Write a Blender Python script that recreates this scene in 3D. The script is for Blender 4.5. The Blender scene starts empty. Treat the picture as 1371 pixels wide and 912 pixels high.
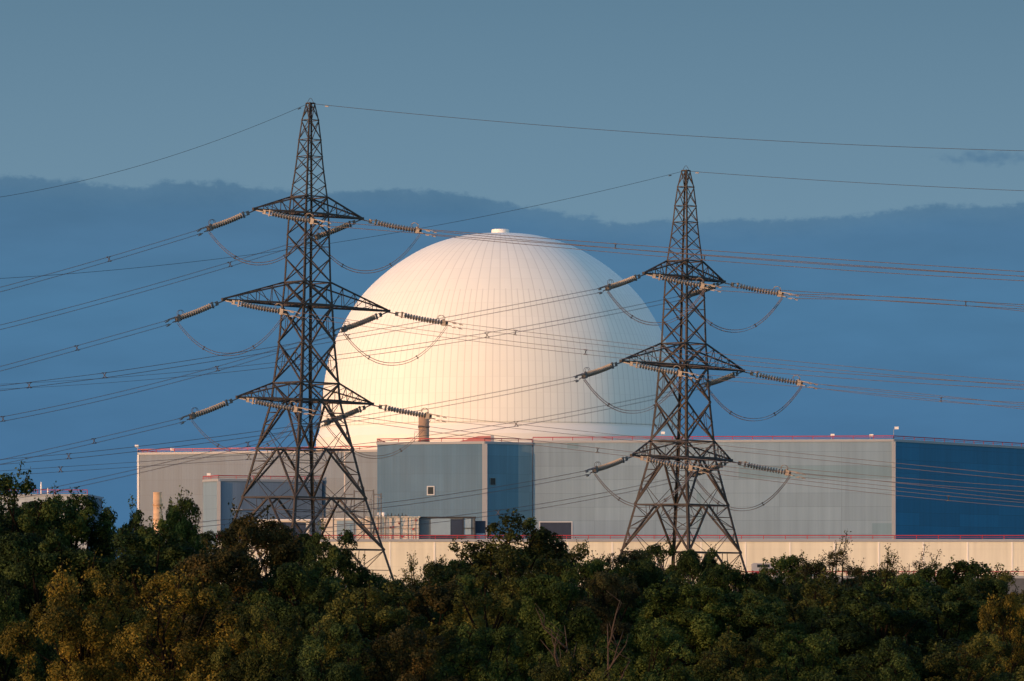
import bpy, math, random
import numpy as np
from mathutils import Vector, Matrix
random.seed(11)
RNG = np.random.default_rng(7)
S = bpy.context.scene
COL = S.collection
PI = math.pi
F, CX, HY, CAMZ = 5400.0, 685.5, 780.0, 5.0      # focal length in photo pixels, principal column, horizon row, eye height


def P(px, py, D):
    return Vector(((px - CX) / F * D, D, CAMZ + (HY - py) / F * D))


def X(px, D):
    return (px - CX) / F * D


def Zh(py, D):
    return CAMZ + (HY - py) / F * D


def proj(v):
    return CX + v.x / v.y * F, HY - (v.z - CAMZ) / v.y * F


# ------------------------------------------------------------------ mesh helpers
class MB:
    def __init__(self):
        self.v, self.f, self.uv = [], [], {}

    def poly(self, pts, uv=None):
        n = len(self.v)
        self.v += [tuple(p) for p in pts]
        self.f.append(tuple(range(n, n + len(pts))))
        if uv:
            self.uv[len(self.f) - 1] = uv

    def box(self, x0, x1, y0, y1, z0, z1, M=None):
        c = [Vector((x, y, z)) for z in (z0, z1) for x, y in ((x0, y0), (x1, y0), (x1, y1), (x0, y1))]
        if M is not None:
            c = [M @ p for p in c]
        n = len(self.v)
        self.v += [tuple(p) for p in c]
        for q in ((0, 3, 2, 1), (4, 5, 6, 7), (0, 1, 5, 4), (1, 2, 6, 5), (2, 3, 7, 6), (3, 0, 4, 7)):
            self.f.append(tuple(n + i for i in q))
        return self

    def bar(self, a, b, w, h=None, roll=0.0):
        a, b = Vector(a), Vector(b)
        d = b - a
        if d.length < 1e-6:
            return self
        d.normalize()
        up = Vector((0, 0, 1)) if abs(d.z) < 0.95 else Vector((1, 0, 0))
        s = d.cross(up).normalized()
        u = s.cross(d).normalized()
        if roll:
            s, u = s * math.cos(roll) + u * math.sin(roll), u * math.cos(roll) - s * math.sin(roll)
        h = h or w
        s, u = s * w / 2, u * h / 2
        n = len(self.v)
        for p in (a, b):
            self.v += [tuple(p - s - u), tuple(p + s - u), tuple(p + s + u), tuple(p - s + u)]
        for q in ((0, 3, 2, 1), (4, 5, 6, 7), (0, 1, 5, 4), (1, 2, 6, 5), (2, 3, 7, 6), (3, 0, 4, 7)):
            self.f.append(tuple(n + i for i in q))
        return self

    def tube(self, pts, r, seg=6, cap=True):
        pts = [Vector(p) for p in pts]
        rr = r if isinstance(r, (list, tuple)) else [r] * len(pts)
        n0 = len(self.v)
        for i, p in enumerate(pts):
            d = (pts[min(i + 1, len(pts) - 1)] - pts[max(i - 1, 0)]).normalized()
            up = Vector((0, 0, 1)) if abs(d.z) < 0.9 else Vector((0, 1, 0))
            s = d.cross(up).normalized()
            u = s.cross(d)
            for k in range(seg):
                a = 2 * PI * k / seg
                self.v.append(tuple(p + (s * math.cos(a) + u * math.sin(a)) * rr[i]))
        for i in range(len(pts) - 1):
            for k in range(seg):
                a, b = n0 + i * seg + k, n0 + i * seg + (k + 1) % seg
                self.f.append((a, b, b + seg, a + seg))
        if cap:
            self.f.append(tuple(n0 + k for k in range(seg))[::-1])
            self.f.append(tuple(n0 + (len(pts) - 1) * seg + k for k in range(seg)))
        return self

    def lathe(self, prof, seg=32, axis='Z', off=(0, 0, 0)):
        n0 = len(self.v)
        for r, t in prof:
            for k in range(seg):
                a = 2 * PI * k / seg
                c, s = r * math.cos(a), r * math.sin(a)
                p = (c, s, t) if axis == 'Z' else (t, c, s)
                self.v.append((p[0] + off[0], p[1] + off[1], p[2] + off[2]))
        for i in range(len(prof) - 1):
            for k in range(seg):
                a, b = n0 + i * seg + k, n0 + i * seg + (k + 1) % seg
                self.f.append((a, b, b + seg, a + seg))
        self.f.append(tuple(n0 + k for k in range(seg))[::-1])
        self.f.append(tuple(n0 + (len(prof) - 1) * seg + k for k in range(seg)))
        return self

    def data(self, name, mat, smooth=False):
        me = bpy.data.meshes.new(name)
        me.from_pydata(self.v, [], self.f)
        if self.uv:
            l = me.uv_layers.new(name='UVMap')
            for p in me.polygons:
                if p.index in self.uv:
                    for k, li in enumerate(p.loop_indices):
                        l.data[li].uv = self.uv[p.index][k]
        if mat:
            me.materials.append(mat)
        if smooth:
            for p in me.polygons:
                p.use_smooth = True
        me.update()
        return me

    def build(self, name, mat, parent=None, smooth=False):
        return link(name, self.data(name, mat, smooth), parent)


def link(name, data, parent=None):
    o = bpy.data.objects.new(name, data)
    COL.objects.link(o)
    if parent:
        o.parent = parent
    return o


def tag(o, label, cat, group=None, kind=None):
    if label:
        o['label'] = label
    if cat:
        o['category'] = cat
    if group:
        o['group'] = group
    if kind:
        o['kind'] = kind
    return o


def empty(name, loc, label, cat, group=None):
    o = bpy.data.objects.new(name, None)
    COL.objects.link(o)
    o.location = loc
    o.empty_display_size = 0.5
    return tag(o, label, cat, group)


# ------------------------------------------------------------------ materials
def new_mat(name):
    m = bpy.data.materials.new(name)
    m.use_nodes = True
    nt = m.node_tree
    return m, nt, nt.nodes['Principled BSDF']


def plain(name, col, rough=0.6, metal=0.0, var=0.25, scale=1.5, spec=0.4, streak=None):
    m, nt, b = new_mat(name)
    N, L = nt.nodes, nt.links
    tc = N.new('ShaderNodeTexCoord')
    nz = N.new('ShaderNodeTexNoise')
    nz.inputs['Scale'].default_value = scale
    nz.inputs['Detail'].default_value = 5
    if streak:
        mp = N.new('ShaderNodeMapping')
        mp.inputs['Scale'].default_value = streak
        L.new(tc.outputs['Object'], mp.inputs['Vector'])
        L.new(mp.outputs['Vector'], nz.inputs['Vector'])
    else:
        L.new(tc.outputs['Object'], nz.inputs['Vector'])
    mx = N.new('ShaderNodeMix')
    mx.data_type = 'RGBA'
    mx.inputs['A'].default_value = (*[c * (1 - var) for c in col], 1)
    mx.inputs['B'].default_value = (*[min(1, c * (1 + var)) for c in col], 1)
    L.new(nz.outputs['Fac'], mx.inputs['Factor'])
    L.new(mx.outputs['Result'], b.inputs['Base Color'])
    b.inputs['Roughness'].default_value = rough
    b.inputs['Metallic'].default_value = metal
    b.inputs['Specular IOR Level'].default_value = spec
    return m


def cladding(name, col, pw=6.0, ph=2.1, var=0.06, joint=0.8, rib=0.45, rough=0.5, patch=0.08, patch_col=None, spec=0.35):
    """profiled sheet wall, UV in metres: big panels of slightly different tone, joints, vertical ribs, weathering streaks, soft patches"""
    m, nt, b = new_mat(name)
    N, L = nt.nodes, nt.links
    uv = N.new('ShaderNodeUVMap')
    br = N.new('ShaderNodeTexBrick')
    br.offset = 0.0
    br.inputs['Scale'].default_value = 1.0
    br.inputs['Brick Width'].default_value = pw
    br.inputs['Row Height'].default_value = ph
    br.inputs['Mortar Size'].default_value = 0.035
    br.inputs['Mortar Smooth'].default_value = 0.3
    br.inputs['Color1'].default_value = (*[c * (1 - var) for c in col], 1)
    br.inputs['Color2'].default_value = (*[min(1, c * (1 + var)) for c in col], 1)
    br.inputs['Mortar'].default_value = (*[c * joint for c in col], 1)
    L.new(uv.outputs['UV'], br.inputs['Vector'])
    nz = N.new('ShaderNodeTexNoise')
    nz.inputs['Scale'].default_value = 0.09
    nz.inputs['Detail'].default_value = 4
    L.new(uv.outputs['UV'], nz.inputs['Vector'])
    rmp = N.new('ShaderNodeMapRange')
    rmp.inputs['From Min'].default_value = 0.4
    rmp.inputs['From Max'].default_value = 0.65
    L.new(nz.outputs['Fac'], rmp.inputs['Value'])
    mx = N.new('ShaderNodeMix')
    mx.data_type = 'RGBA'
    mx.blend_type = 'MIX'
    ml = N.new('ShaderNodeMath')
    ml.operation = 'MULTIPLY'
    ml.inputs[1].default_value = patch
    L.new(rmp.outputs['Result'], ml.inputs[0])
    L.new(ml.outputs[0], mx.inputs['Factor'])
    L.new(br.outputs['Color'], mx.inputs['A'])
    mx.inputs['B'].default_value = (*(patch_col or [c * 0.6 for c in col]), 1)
    # ribs: fine vertical tone and bump
    sp = N.new('ShaderNodeSeparateXYZ')
    L.new(uv.outputs['UV'], sp.inputs[0])
    w = N.new('ShaderNodeMath'); w.operation = 'MULTIPLY'; w.inputs[1].default_value = 2 * PI / rib
    L.new(sp.outputs['X'], w.inputs[0])
    sn = N.new('ShaderNodeMath'); sn.operation = 'SINE'
    L.new(w.outputs[0], sn.inputs[0])
    mp = N.new('ShaderNodeMapping')
    mp.inputs['Scale'].default_value = (1.1, 0.06, 1)
    L.new(uv.outputs['UV'], mp.inputs['Vector'])
    n2 = N.new('ShaderNodeTexNoise'); n2.inputs['Scale'].default_value = 1.0; n2.inputs['Detail'].default_value = 6
    L.new(mp.outputs['Vector'], n2.inputs['Vector'])
    sr = N.new('ShaderNodeMapRange')
    sr.inputs['From Min'].default_value = 0.3; sr.inputs['From Max'].default_value = 0.7
    sr.inputs['To Min'].default_value = 0.89; sr.inputs['To Max'].default_value = 1.07
    L.new(n2.outputs['Fac'], sr.inputs['Value'])
    m2 = N.new('ShaderNodeMix'); m2.data_type = 'RGBA'; m2.blend_type = 'MULTIPLY'; m2.inputs['Factor'].default_value = 1
    L.new(mx.outputs['Result'], m2.inputs['A'])
    L.new(sr.outputs['Result'], m2.inputs['B'])
    L.new(m2.outputs['Result'], b.inputs['Base Color'])
    bp = N.new('ShaderNodeBump'); bp.inputs['Strength'].default_value = 0.10; bp.inputs['Distance'].default_value = 0.02
    L.new(sn.outputs[0], bp.inputs['Height'])
    L.new(bp.outputs['Normal'], b.inputs['Normal'])
    b.inputs['Roughness'].default_value = rough
    b.inputs['Specular IOR Level'].default_value = spec
    return m


def math_node(nt, op, a, b=None, c=None):
    n = nt.nodes.new('ShaderNodeMath')
    n.operation = op
    for i, v in enumerate((a, b, c)):
        if v is None:
            continue
        if isinstance(v, (int, float)):
            n.inputs[i].default_value = v
        else:
            nt.links.new(v, n.inputs[i])
    return n.outputs[0]


def dome_material(R, z_half):
    m, nt, b = new_mat('dome_cladding')
    N, L = nt.nodes, nt.links
    tc = N.new('ShaderNodeTexCoord')
    sp = N.new('ShaderNodeSeparateXYZ')
    L.new(tc.outputs['Object'], sp.inputs[0])
    x, y, z = sp.outputs
    M = lambda *a: math_node(nt, *a)
    ang = M('ARCTAN2', y, x)
    r = M('SQRT', M('ADD', M('MULTIPLY', x, x), M('MULTIPLY', y, y)))

    def seam(n, width):
        fr = M('ABSOLUTE', M('SUBTRACT', M('FRACT', M('ADD', M('MULTIPLY', ang, n / (2 * PI)), 0.5)), 0.5))
        dist = M('MULTIPLY', fr, M('MULTIPLY', r, 2 * PI / n))
        return M('SMOOTH_MIN', 1.0, M('MAXIMUM', 0.0, M('SUBTRACT', 1.0, M('DIVIDE', dist, width))), 0.01)
    s1 = seam(80, 0.11)
    s2 = M('MULTIPLY', seam(160, 0.11), M('LESS_THAN', z, z_half))
    el = M('ARCTAN2', M('SUBTRACT', z, 1.0), r)
    fh = M('ABSOLUTE', M('SUBTRACT', M('FRACT', M('MULTIPLY', el, R / 2.45)), 0.5))
    h = M('MAXIMUM', 0.0, M('SUBTRACT', 1.0, M('DIVIDE', M('MULTIPLY', fh, 2.45), 0.11)))
    ln = M('MAXIMUM', M('MAXIMUM', s1, s2), M('MULTIPLY', h, 0.26))
    # panel to panel tone
    cell = N.new('ShaderNodeCombineXYZ')
    L.new(M('FLOOR', M('MULTIPLY', ang, 80 / (2 * PI))), cell.inputs[0])
    L.new(M('FLOOR', M('ADD', M('MULTIPLY', el, R / 2.45), 0.5)), cell.inputs[1])
    wn = N.new('ShaderNodeTexWhiteNoise'); wn.noise_dimensions = '2D'
    L.new(cell.outputs[0], wn.inputs['Vector'])
    nz = N.new('ShaderNodeTexNoise'); nz.inputs['Scale'].default_value = 0.12; nz.inputs['Detail'].default_value = 5
    L.new(tc.outputs['Object'], nz.inputs['Vector'])
    tone = M('ADD', M('MULTIPLY', wn.outputs['Value'], 0.035), M('ADD', M('MULTIPLY', nz.outputs['Fac'], 0.06), 0.93))
    mx = N.new('ShaderNodeMix'); mx.data_type = 'RGBA'
    mx.inputs['A'].default_value = (0.72, 0.738, 0.695, 1)
    mx.inputs['B'].default_value = (0.30, 0.31, 0.31, 1)
    L.new(M('MULTIPLY', ln, 0.42), mx.inputs['Factor'])
    m2 = N.new('ShaderNodeMix'); m2.data_type = 'RGBA'; m2.blend_type = 'MULTIPLY'; m2.inputs['Factor'].default_value = 1
    L.new(mx.outputs['Result'], m2.inputs['A'])
    L.new(tone, m2.inputs['B'])
    L.new(m2.outputs['Result'], b.inputs['Base Color'])
    b.inputs['Roughness'].default_value = 0.55
    b.inputs['Specular IOR Level'].default_value = 0.3
    return m


def leaf_material(name, cols, trans=0.25):
    """cols: list of ramp colours picked by a per-leaf random value and a slow spatial noise (kinds and ages of leaf, with sunlit specks and dark hollows painted in)"""
    m, nt, b = new_mat(name)
    N, L = nt.nodes, nt.links
    at = N.new('ShaderNodeAttribute'); at.attribute_name = 'tint'
    tc = N.new('ShaderNodeTexCoord')
    oi = N.new('ShaderNodeObjectInfo')
    nz = N.new('ShaderNodeTexNoise'); nz.inputs['Scale'].default_value = 0.7; nz.inputs['Detail'].default_value = 2
    nz.noise_dimensions = '4D'
    L.new(math_node(nt, 'MULTIPLY', oi.outputs['Random'], 50.0), nz.inputs['W'])
    L.new(tc.outputs['Object'], nz.inputs['Vector'])
    f = math_node(nt, 'ADD', math_node(nt, 'MULTIPLY', at.outputs['Fac'], 0.62),
                  math_node(nt, 'MULTIPLY', math_node(nt, 'SUBTRACT', nz.outputs['Fac'], 0.33), 0.9))
    f = math_node(nt, 'ADD', f, math_node(nt, 'MULTIPLY', math_node(nt, 'SUBTRACT', oi.outputs['Random'], 0.5), 0.18))
    rp = N.new('ShaderNodeValToRGB')
    e = rp.color_ramp.elements
    while len(e) < len(cols):
        e.new(0.5)
    for i, c in enumerate(cols):
        e[i].position = i / (len(cols) - 1)
        e[i].color = (*c, 1)
    L.new(f, rp.inputs['Fac'])
    L.new(rp.outputs['Color'], b.inputs['Base Color'])
    b.inputs['Roughness'].default_value = 0.7
    b.inputs['Specular IOR Level'].default_value = 0.10
    tr = N.new('ShaderNodeBsdfTranslucent')
    L.new(rp.outputs['Color'], tr.inputs['Color'])
    ms = N.new('ShaderNodeMixShader'); ms.inputs['Fac'].default_value = trans
    L.new(b.outputs[0], ms.inputs[1]); L.new(tr.outputs[0], ms.inputs[2])
    L.new(ms.outputs[0], N['Material Output'].inputs['Surface'])
    return m


STEEL = plain('tower_steel', (0.048, 0.043, 0.042), 0.7, 0.0, 0.5, 0.8, 0.2)
STEEL_L = plain('galvanised_fitting', (0.11, 0.11, 0.115), 0.5, 0.3, 0.25, 3)
PORC = plain('insulator_porcelain', (0.25, 0.225, 0.20), 0.35, 0.0, 0.15, 6, 0.5)
ALU = plain('weathered_conductor', (0.125, 0.112, 0.12), 0.6, 0.0, 0.2, 0.4, 0.2)
EARTH = plain('dark_earth_wire', (0.045, 0.043, 0.048), 0.7, 0.0, 0.2, 0.4, 0.1)
SPACER_M = plain('grey_spacer', (0.06, 0.055, 0.055), 0.6)
DARK = plain('dark_fitting', (0.03, 0.03, 0.032), 0.6)
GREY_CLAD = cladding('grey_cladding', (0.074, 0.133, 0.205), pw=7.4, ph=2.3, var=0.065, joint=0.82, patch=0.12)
GREY_LONG = cladding('pale_grey_cladding', (0.162, 0.246, 0.325), pw=9.0, ph=2.0, var=0.065, joint=0.76, patch=0.2, patch_col=(0.125, 0.20, 0.275))
BLOCK_CLAD = cladding('blue_grey_cladding', (0.056, 0.134, 0.222), pw=5.0, ph=2.6, var=0.05, joint=0.85, patch=0.5, patch_col=(0.022, 0.095, 0.178))  # strong patches paint partial shadows and reflections into this face's colour
BLUE_CLAD = cladding('deep_blue_cladding', (0.006, 0.135, 0.27), pw=12, ph=1.9, var=0.11, joint=0.68, patch=0.15, rough=0.4)
MIDBLUE_CLAD = cladding('mid_blue_cladding', (0.15, 0.24, 0.30), pw=4, ph=2.6, var=0.06, joint=0.8, patch=0.15, rough=0.45)
BLOCK_SIDE = cladding('mid_blue_block_cladding', (0.075, 0.19, 0.28), pw=4, ph=2.6, var=0.06, joint=0.8, patch=0.15, rough=0.45)
SMALL_CLAD = cladding('slate_blue_cladding', (0.15, 0.205, 0.28), pw=1.9, ph=30, var=0.07, joint=0.85, patch=0.15)
CREAM_CLAD = cladding('cream_cladding', (0.62, 0.61, 0.50), pw=400, ph=2.4, var=0.0, joint=0.9, rib=0.5, patch=0.35, patch_col=(0.52, 0.50, 0.40), rough=0.6)
CREAM = plain('cream_paint', (0.52, 0.49, 0.43), 0.6, 0, 0.08, 0.8)
WHITE = plain('white_paint', (0.72, 0.71, 0.69), 0.5, 0, 0.06, 1.0)
TRIM = plain('pale_trim', (0.27, 0.29, 0.32), 0.5, 0, 0.08, 0.5)
PALE = plain('pale_grey_frame', (0.38, 0.42, 0.47), 0.5, 0, 0.05, 0.5)
RED = plain('red_railing_paint', (0.30, 0.022, 0.035), 0.5, 0, 0.2, 0.6)
ROOF = plain('roof_membrane', (0.22, 0.22, 0.22), 0.8, 0, 0.2, 0.3)
ROOF_RED = plain('pinkish_roof_sheet', (0.42, 0.17, 0.16), 0.6, 0, 0.15, 0.5)
GLASS = plain('dark_window_glass', (0.006, 0.013, 0.024), 0.3, 0, 0.2, 1.0, 0.25)
DOOR = plain('charcoal_shutter_and_shade', (0.014, 0.028, 0.058), 0.7, 0, 0.2, 1.0)
CHIM = plain('stack_steel', (0.74, 0.46, 0.24), 0.4, 0.35, 0.3, 0.7, 0.5, (1, 1, 3))
CHIM_D = plain('weathered_stack', (0.34, 0.23, 0.15), 0.5, 0.1, 0.3, 0.9, 0.4, (1, 1, 2))
PALEBLUE = plain('pale_blue_panel', (0.20, 0.29, 0.36), 0.5, 0, 0.1, 0.8)
BARK = plain('bark', (0.010, 0.008, 0.006), 0.9, 0, 0.4, 5, 0.03)
BARE = plain('bare_wood', (0.055, 0.043, 0.036), 0.9, 0, 0.35, 6, 0.05)

# ------------------------------------------------------------------ setting: ground
g = MB()
# one sheet to the horizon, gently uneven under the trees
ys = [-60, 0, 60, 90, 120, 150, 180, 220, 300, 400, 520, 700, 1500, 6000, 14000]
xs = [-9000, -2500, -600, -250, -120, -60, -30, 0, 30, 60, 120, 250, 600, 2500, 9000]
gv = [(x, y, (0.0 if not (50 < y < 350 and abs(x) < 100) else 0.12 * math.sin(x * 0.3 + y * 0.11))) for y in ys for x in xs]
g.v = gv
nx = len(xs)
for j in range(len(ys) - 1):
    for i in range(nx - 1):
        a = j * nx + i
        g.f.append((a, a + 1, a + nx + 1, a + nx))
GROUND_M = plain('scrub_ground', (0.028, 0.03, 0.014), 0.95, 0, 0.5, 0.4, 0.1)
tag(g.build('ground', GROUND_M), 'dark scrubby ground under the trees and round the power station', None, None, 'structure')

# ------------------------------------------------------------------ dome
DD = 650.0
sc = DD / F
dome_px = [(241.5, 575), (240.5, 560), (238, 530), (233, 497), (225.5, 468), (213, 440), (198, 414), (182, 393),
           (163, 374), (140, 355.5), (113, 338.5), (88, 327), (62, 319), (38, 314.8), (14, 313.3)]
zb = Zh(575, DD)
prof = [(246.5 * sc, 0.0), (246.5 * sc, Zh(588.5, DD)), (241.5 * sc, Zh(580, DD))] + [(a * sc, Zh(b, DD)) for a, b in dome_px]
# smooth resample of the curved part
def resample(pr, n):
    pts = [Vector((a, b)) for a, b in pr]
    out = []
    for i in range(len(pts) - 1):
        p0, p1, p2, p3 = pts[max(i - 1, 0)], pts[i], pts[i + 1], pts[min(i + 2, len(pts) - 1)]
        for k in range(n):
            t = k / n
            out.append(tuple(0.5 * ((2 * p1) + (p2 - p0) * t + (2 * p0 - 5 * p1 + 4 * p2 - p3) * t * t + (3 * p1 - p0 - 3 * p2 + p3) * t ** 3)))
    out.append(tuple(pts[-1]))
    return out


dome_c = Vector((X(670.0, DD), DD, 0))
dome = empty('containment_dome', dome_c, 'huge white panelled reactor dome rising behind the grey buildings', 'dome')
shell = resample([(a * sc, Zh(b, DD) - zb) for a, b in dome_px], 4)
o = MB().lathe(shell, 192).build('shell', dome_material(241 * sc, Zh(400, DD) - zb), dome, True)
o.location.z = zb
o = MB().lathe([(246.5 * sc, 0), (246.5 * sc, Zh(589, DD)), (242 * sc, Zh(578, DD)), (241.6 * sc, zb - 0.003)], 192).build(
    'skirt', plain('dome_skirt_white', (0.70, 0.69, 0.65), 0.55, 0, 0.05, 0.3), dome)
o = MB().lathe([(12 * sc + .25, 0), (12 * sc + .25, .12), (12 * sc, .14), (12 * sc, .62), (10.8 * sc, .72), (4 * sc, .8)], 40).build('cap', WHITE, dome)
o.location.z = Zh(313.3, DD) + 0.003

# ------------------------------------------------------------------ buildings
def wall_mesh(poly, z0, z1, mats):
    """vertical walls round a plan polygon; mats: one material per edge. returns {mat: MB}"""
    out = {}
    s = 0.0
    n = len(poly)
    for i in range(n):
        a, b = poly[i], poly[(i + 1) % n]
        L_ = math.hypot(b[0] - a[0], b[1] - a[1])
        mb = out.setdefault(mats[i], MB())
        mb.poly([(a[0], a[1], z0), (b[0], b[1], z0), (b[0], b[1], z1), (a[0], a[1], z1)],
                [(s, z0), (s + L_, z0), (s + L_, z1), (s, z1)])
        s += L_
    return out


def railing(parent, pts, z, h=0.48, step=3.0, name='railing', mat=None):
    m = MB()
    for a, b in zip(pts[:-1], pts[1:]):
        a, b = Vector((a[0], a[1], z)), Vector((b[0], b[1], z))
        L_ = (b - a).length
        n = max(1, round(L_ / step))
        m.bar(a + Vector((0, 0, h)), b + Vector((0, 0, h)), 0.10, 0.13)
        m.bar(a + Vector((0, 0, h * 0.45)), b + Vector((0, 0, h * 0.45)), 0.05, 0.05)
        for k in range(n + 1):
            p = a.lerp(b, k / n)
            m.bar(p, p + Vector((0, 0, h + .02)), 0.09)
    return m.build(name, mat or RED, parent)


def building(name, label, cat, poly, z1, mats, rails=None, cap=True, rail_h=0.46, roofmat=None, z0=0.0, corner=()):
    c = Vector((sum(p[0] for p in poly) / len(poly), sum(p[1] for p in poly) / len(poly), 0))
    t = empty(name, c, label, cat)
    loc = [(p[0] - c.x, p[1] - c.y) for p in poly]
    for m, mb in wall_mesh(loc, z0, z1, mats).items():
        mb.build('wall', m, t)
    r = MB(); r.poly([(p[0], p[1], z1 - 0.02) for p in loc]); r.build('roof', roofmat or ROOF, t)
    n = len(loc)
    if cap:
        m = MB()
        for i in range(n):
            a, b = Vector((*loc[i], 0)), Vector((*loc[(i + 1) % n], 0))
            d = (b - a).normalized()
            nrm = Vector((d.y, -d.x, 0))
            m.bar(a + nrm * .03 + Vector((0, 0, z1 - .12)), b + nrm * .03 + Vector((0, 0, z1 - .12)), 0.18, 0.36)
        m.build('parapet_trim', TRIM, t)
    for i, w, mt in corner:
        a = loc[i]
        MB().box(a[0] - w / 2, a[0] + w / 2, a[1] - w / 2, a[1] + w / 2, z0, z1 - .31).build('corner_trim', mt, t)
    if rails:
        railing(t, [loc[i] for i in rails], z1 + 0.06, rail_h)
    return t, c


def on_face(a, b, s, out):
    """matrix at distance s along a->b, x along, y into the wall, standing out by out"""
    a, b = Vector((*a, 0)), Vector((*b, 0))
    d = (b - a).normalized()
    nrm = Vector((d.y, -d.x, 0))
    p = a + d * s + nrm * out
    return Matrix(((d.x, -nrm.x, 0, p.x), (d.y, -nrm.y, 0, p.y), (0, 0, 1, 0), (0, 0, 0, 1)))


# left grey building
pl = [(X(185, 620), 620), (X(507, 605), 605), (X(507, 605) + 1, 624), (X(185, 620) + 3, 642)]
zl = Zh(606.5, 620)
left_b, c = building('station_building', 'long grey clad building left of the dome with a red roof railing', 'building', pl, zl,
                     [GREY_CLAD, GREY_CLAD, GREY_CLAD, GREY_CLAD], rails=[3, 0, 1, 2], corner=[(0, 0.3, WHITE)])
a, b = [(p[0] - c.x, p[1] - c.y) for p in pl[:2]]
m = MB(); m.box(-.12, .12, -.06, 0, 0, zl - .35, on_face(a, b, (X(447, 608) - X(185, 620)) / 35.5 * (Vector(pl[1]) - Vector(pl[0])).length, 0.0))
m.build('downpipe', TRIM, left_b)

# slate blue annex in front of it
pa = [(X(272, 606), 606), (X(293, 600), 600), (X(431, 607.8), 607.8), (X(431, 607.8) - .3, 608.1), (X(272, 606) + .3, 615)]
za = Zh(641.5, 600)
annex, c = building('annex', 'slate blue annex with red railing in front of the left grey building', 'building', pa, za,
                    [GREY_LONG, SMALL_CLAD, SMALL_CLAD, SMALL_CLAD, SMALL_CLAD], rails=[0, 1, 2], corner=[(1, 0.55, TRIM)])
a, b = [(p[0] - c.x, p[1] - c.y) for p in pa[1:3]]
MB().box(-.8, .8, -.3, 0, za - 4.6, za - 4.45, on_face(a, b, 2.9, 0)).build('wall_light', WHITE, annex)

# central block
pc = [(X(505, 588.4), 588.4), (X(649, 585.0), 585.0), (X(694, 588.7), 588.7), (X(712.5, 589.8), 589.8), (X(712.5, 589.8) - 1, 606), (X(507, 605) + 1.2, 604)]
zc = Zh(591.5, 585.0)
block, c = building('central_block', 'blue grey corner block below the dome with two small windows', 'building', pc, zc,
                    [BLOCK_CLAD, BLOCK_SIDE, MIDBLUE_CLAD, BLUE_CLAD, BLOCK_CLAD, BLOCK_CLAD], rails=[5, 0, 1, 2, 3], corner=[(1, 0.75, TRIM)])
loc = [(p[0] - c.x, p[1] - c.y) for p in pc]


def window(parent, a, b, s, z, w, h, fr=0.12, name='window', mat=GLASS, frmat=PALE):
    M_ = on_face(a, b, s, 0.0)
    wv = MB().box(-w / 2, w / 2, -.03, 0.0, z - h / 2, z + h / 2, M_).build(name, mat, parent)
    m = MB()
    m.box(-w / 2 - fr, w / 2 + fr, -.10, 0, z + h / 2, z + h / 2 + fr, M_)
    m.box(-w / 2 - fr, w / 2 + fr, -.10, 0, z - h / 2 - fr, z - h / 2, M_)
    m.box(-w / 2 - fr, -w / 2, -.10, 0, z - h / 2, z + h / 2, M_)
    m.box(w / 2, w / 2 + fr, -.10, 0, z - h / 2, z + h / 2, M_)
    m.build('frame', frmat, wv)
    return wv


L1 = (Vector(loc[1]) - Vector(loc[0])).length
window(block, loc[0], loc[1], L1 * (577 - 505) / 144.0, Zh(657, 587), 0.85, 1.05, 0.15)
L2 = (Vector(loc[2]) - Vector(loc[1])).length
window(block, loc[1], loc[2], L2 * (659.5 - 649) / 45.0, Zh(645, 587), 0.9, 0.95, 0.06, frmat=MIDBLUE_CLAD)
# low pitched roof sheet on the block
D0 = 592
m = MB()
q = [(X(606, D0), D0, zc), (X(658, D0), D0, zc), (X(658, D0), D0, Zh(583.5, D0)), (X(640, D0), D0, Zh(584, D0))]
q2 = [(p[0], p[1] + 10, p[2]) for p in q]
off = Vector((c.x, c.y, 0))
q = [tuple(Vector(p) - off) for p in q]; q2 = [tuple(Vector(p) - off) for p in q2]
m.poly(q); m.poly(q2[::-1]); m.poly([q[3], q[2], q2[2], q2[3]]); m.poly([q[0], q[3], q2[3], q2[0]]); m.poly([q[1], q2[1], q2[2], q[2]])
m.build('roof_hood', ROOF_RED, block)
# right hand return of the hood in pale trim
MB().box(q[1][0] - .1, q[1][0] + .35, q[1][1] - .05, q[1][1] + 9, zc, q[2][2] + .06).build('hood_gable', TRIM, block)

# long grey building right of the block, deep blue end wall
P1 = Vector((X(1196.5, 584), 584))
dr = Vector((0.58, 0.81)).normalized()
P2 = P1 + dr * 95
pr = [(X(713.5, 590), 590), tuple(P1), tuple(P2), tuple(P2 + Vector((-30, 20))), (60, 690), (42, 622), (X(713.5, 590), 617)]
zr = Zh(588.5, 584)
right_b, c = building('turbine_hall', 'very long pale grey hall with a deep blue end wall at the right', 'building', pr, zr,
                      [GREY_LONG, BLUE_CLAD, BLUE_CLAD, GREY_LONG, GREY_LONG, GREY_LONG, GREY_LONG], rails=[0, 1, 2], corner=[(1, 0.5, TRIM)])
loc = [(p[0] - c.x, p[1] - c.y) for p in pr]
LR = (Vector(loc[1]) - Vector(loc[0])).length
window(right_b, loc[0], loc[1], LR * (744.5 - 713.5) / 483.0, (Zh(699, 589) + 11) / 2 - .05, 4.6, Zh(699, 589) - 11, 0.16, 'door', DOOR, PALE)
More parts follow.
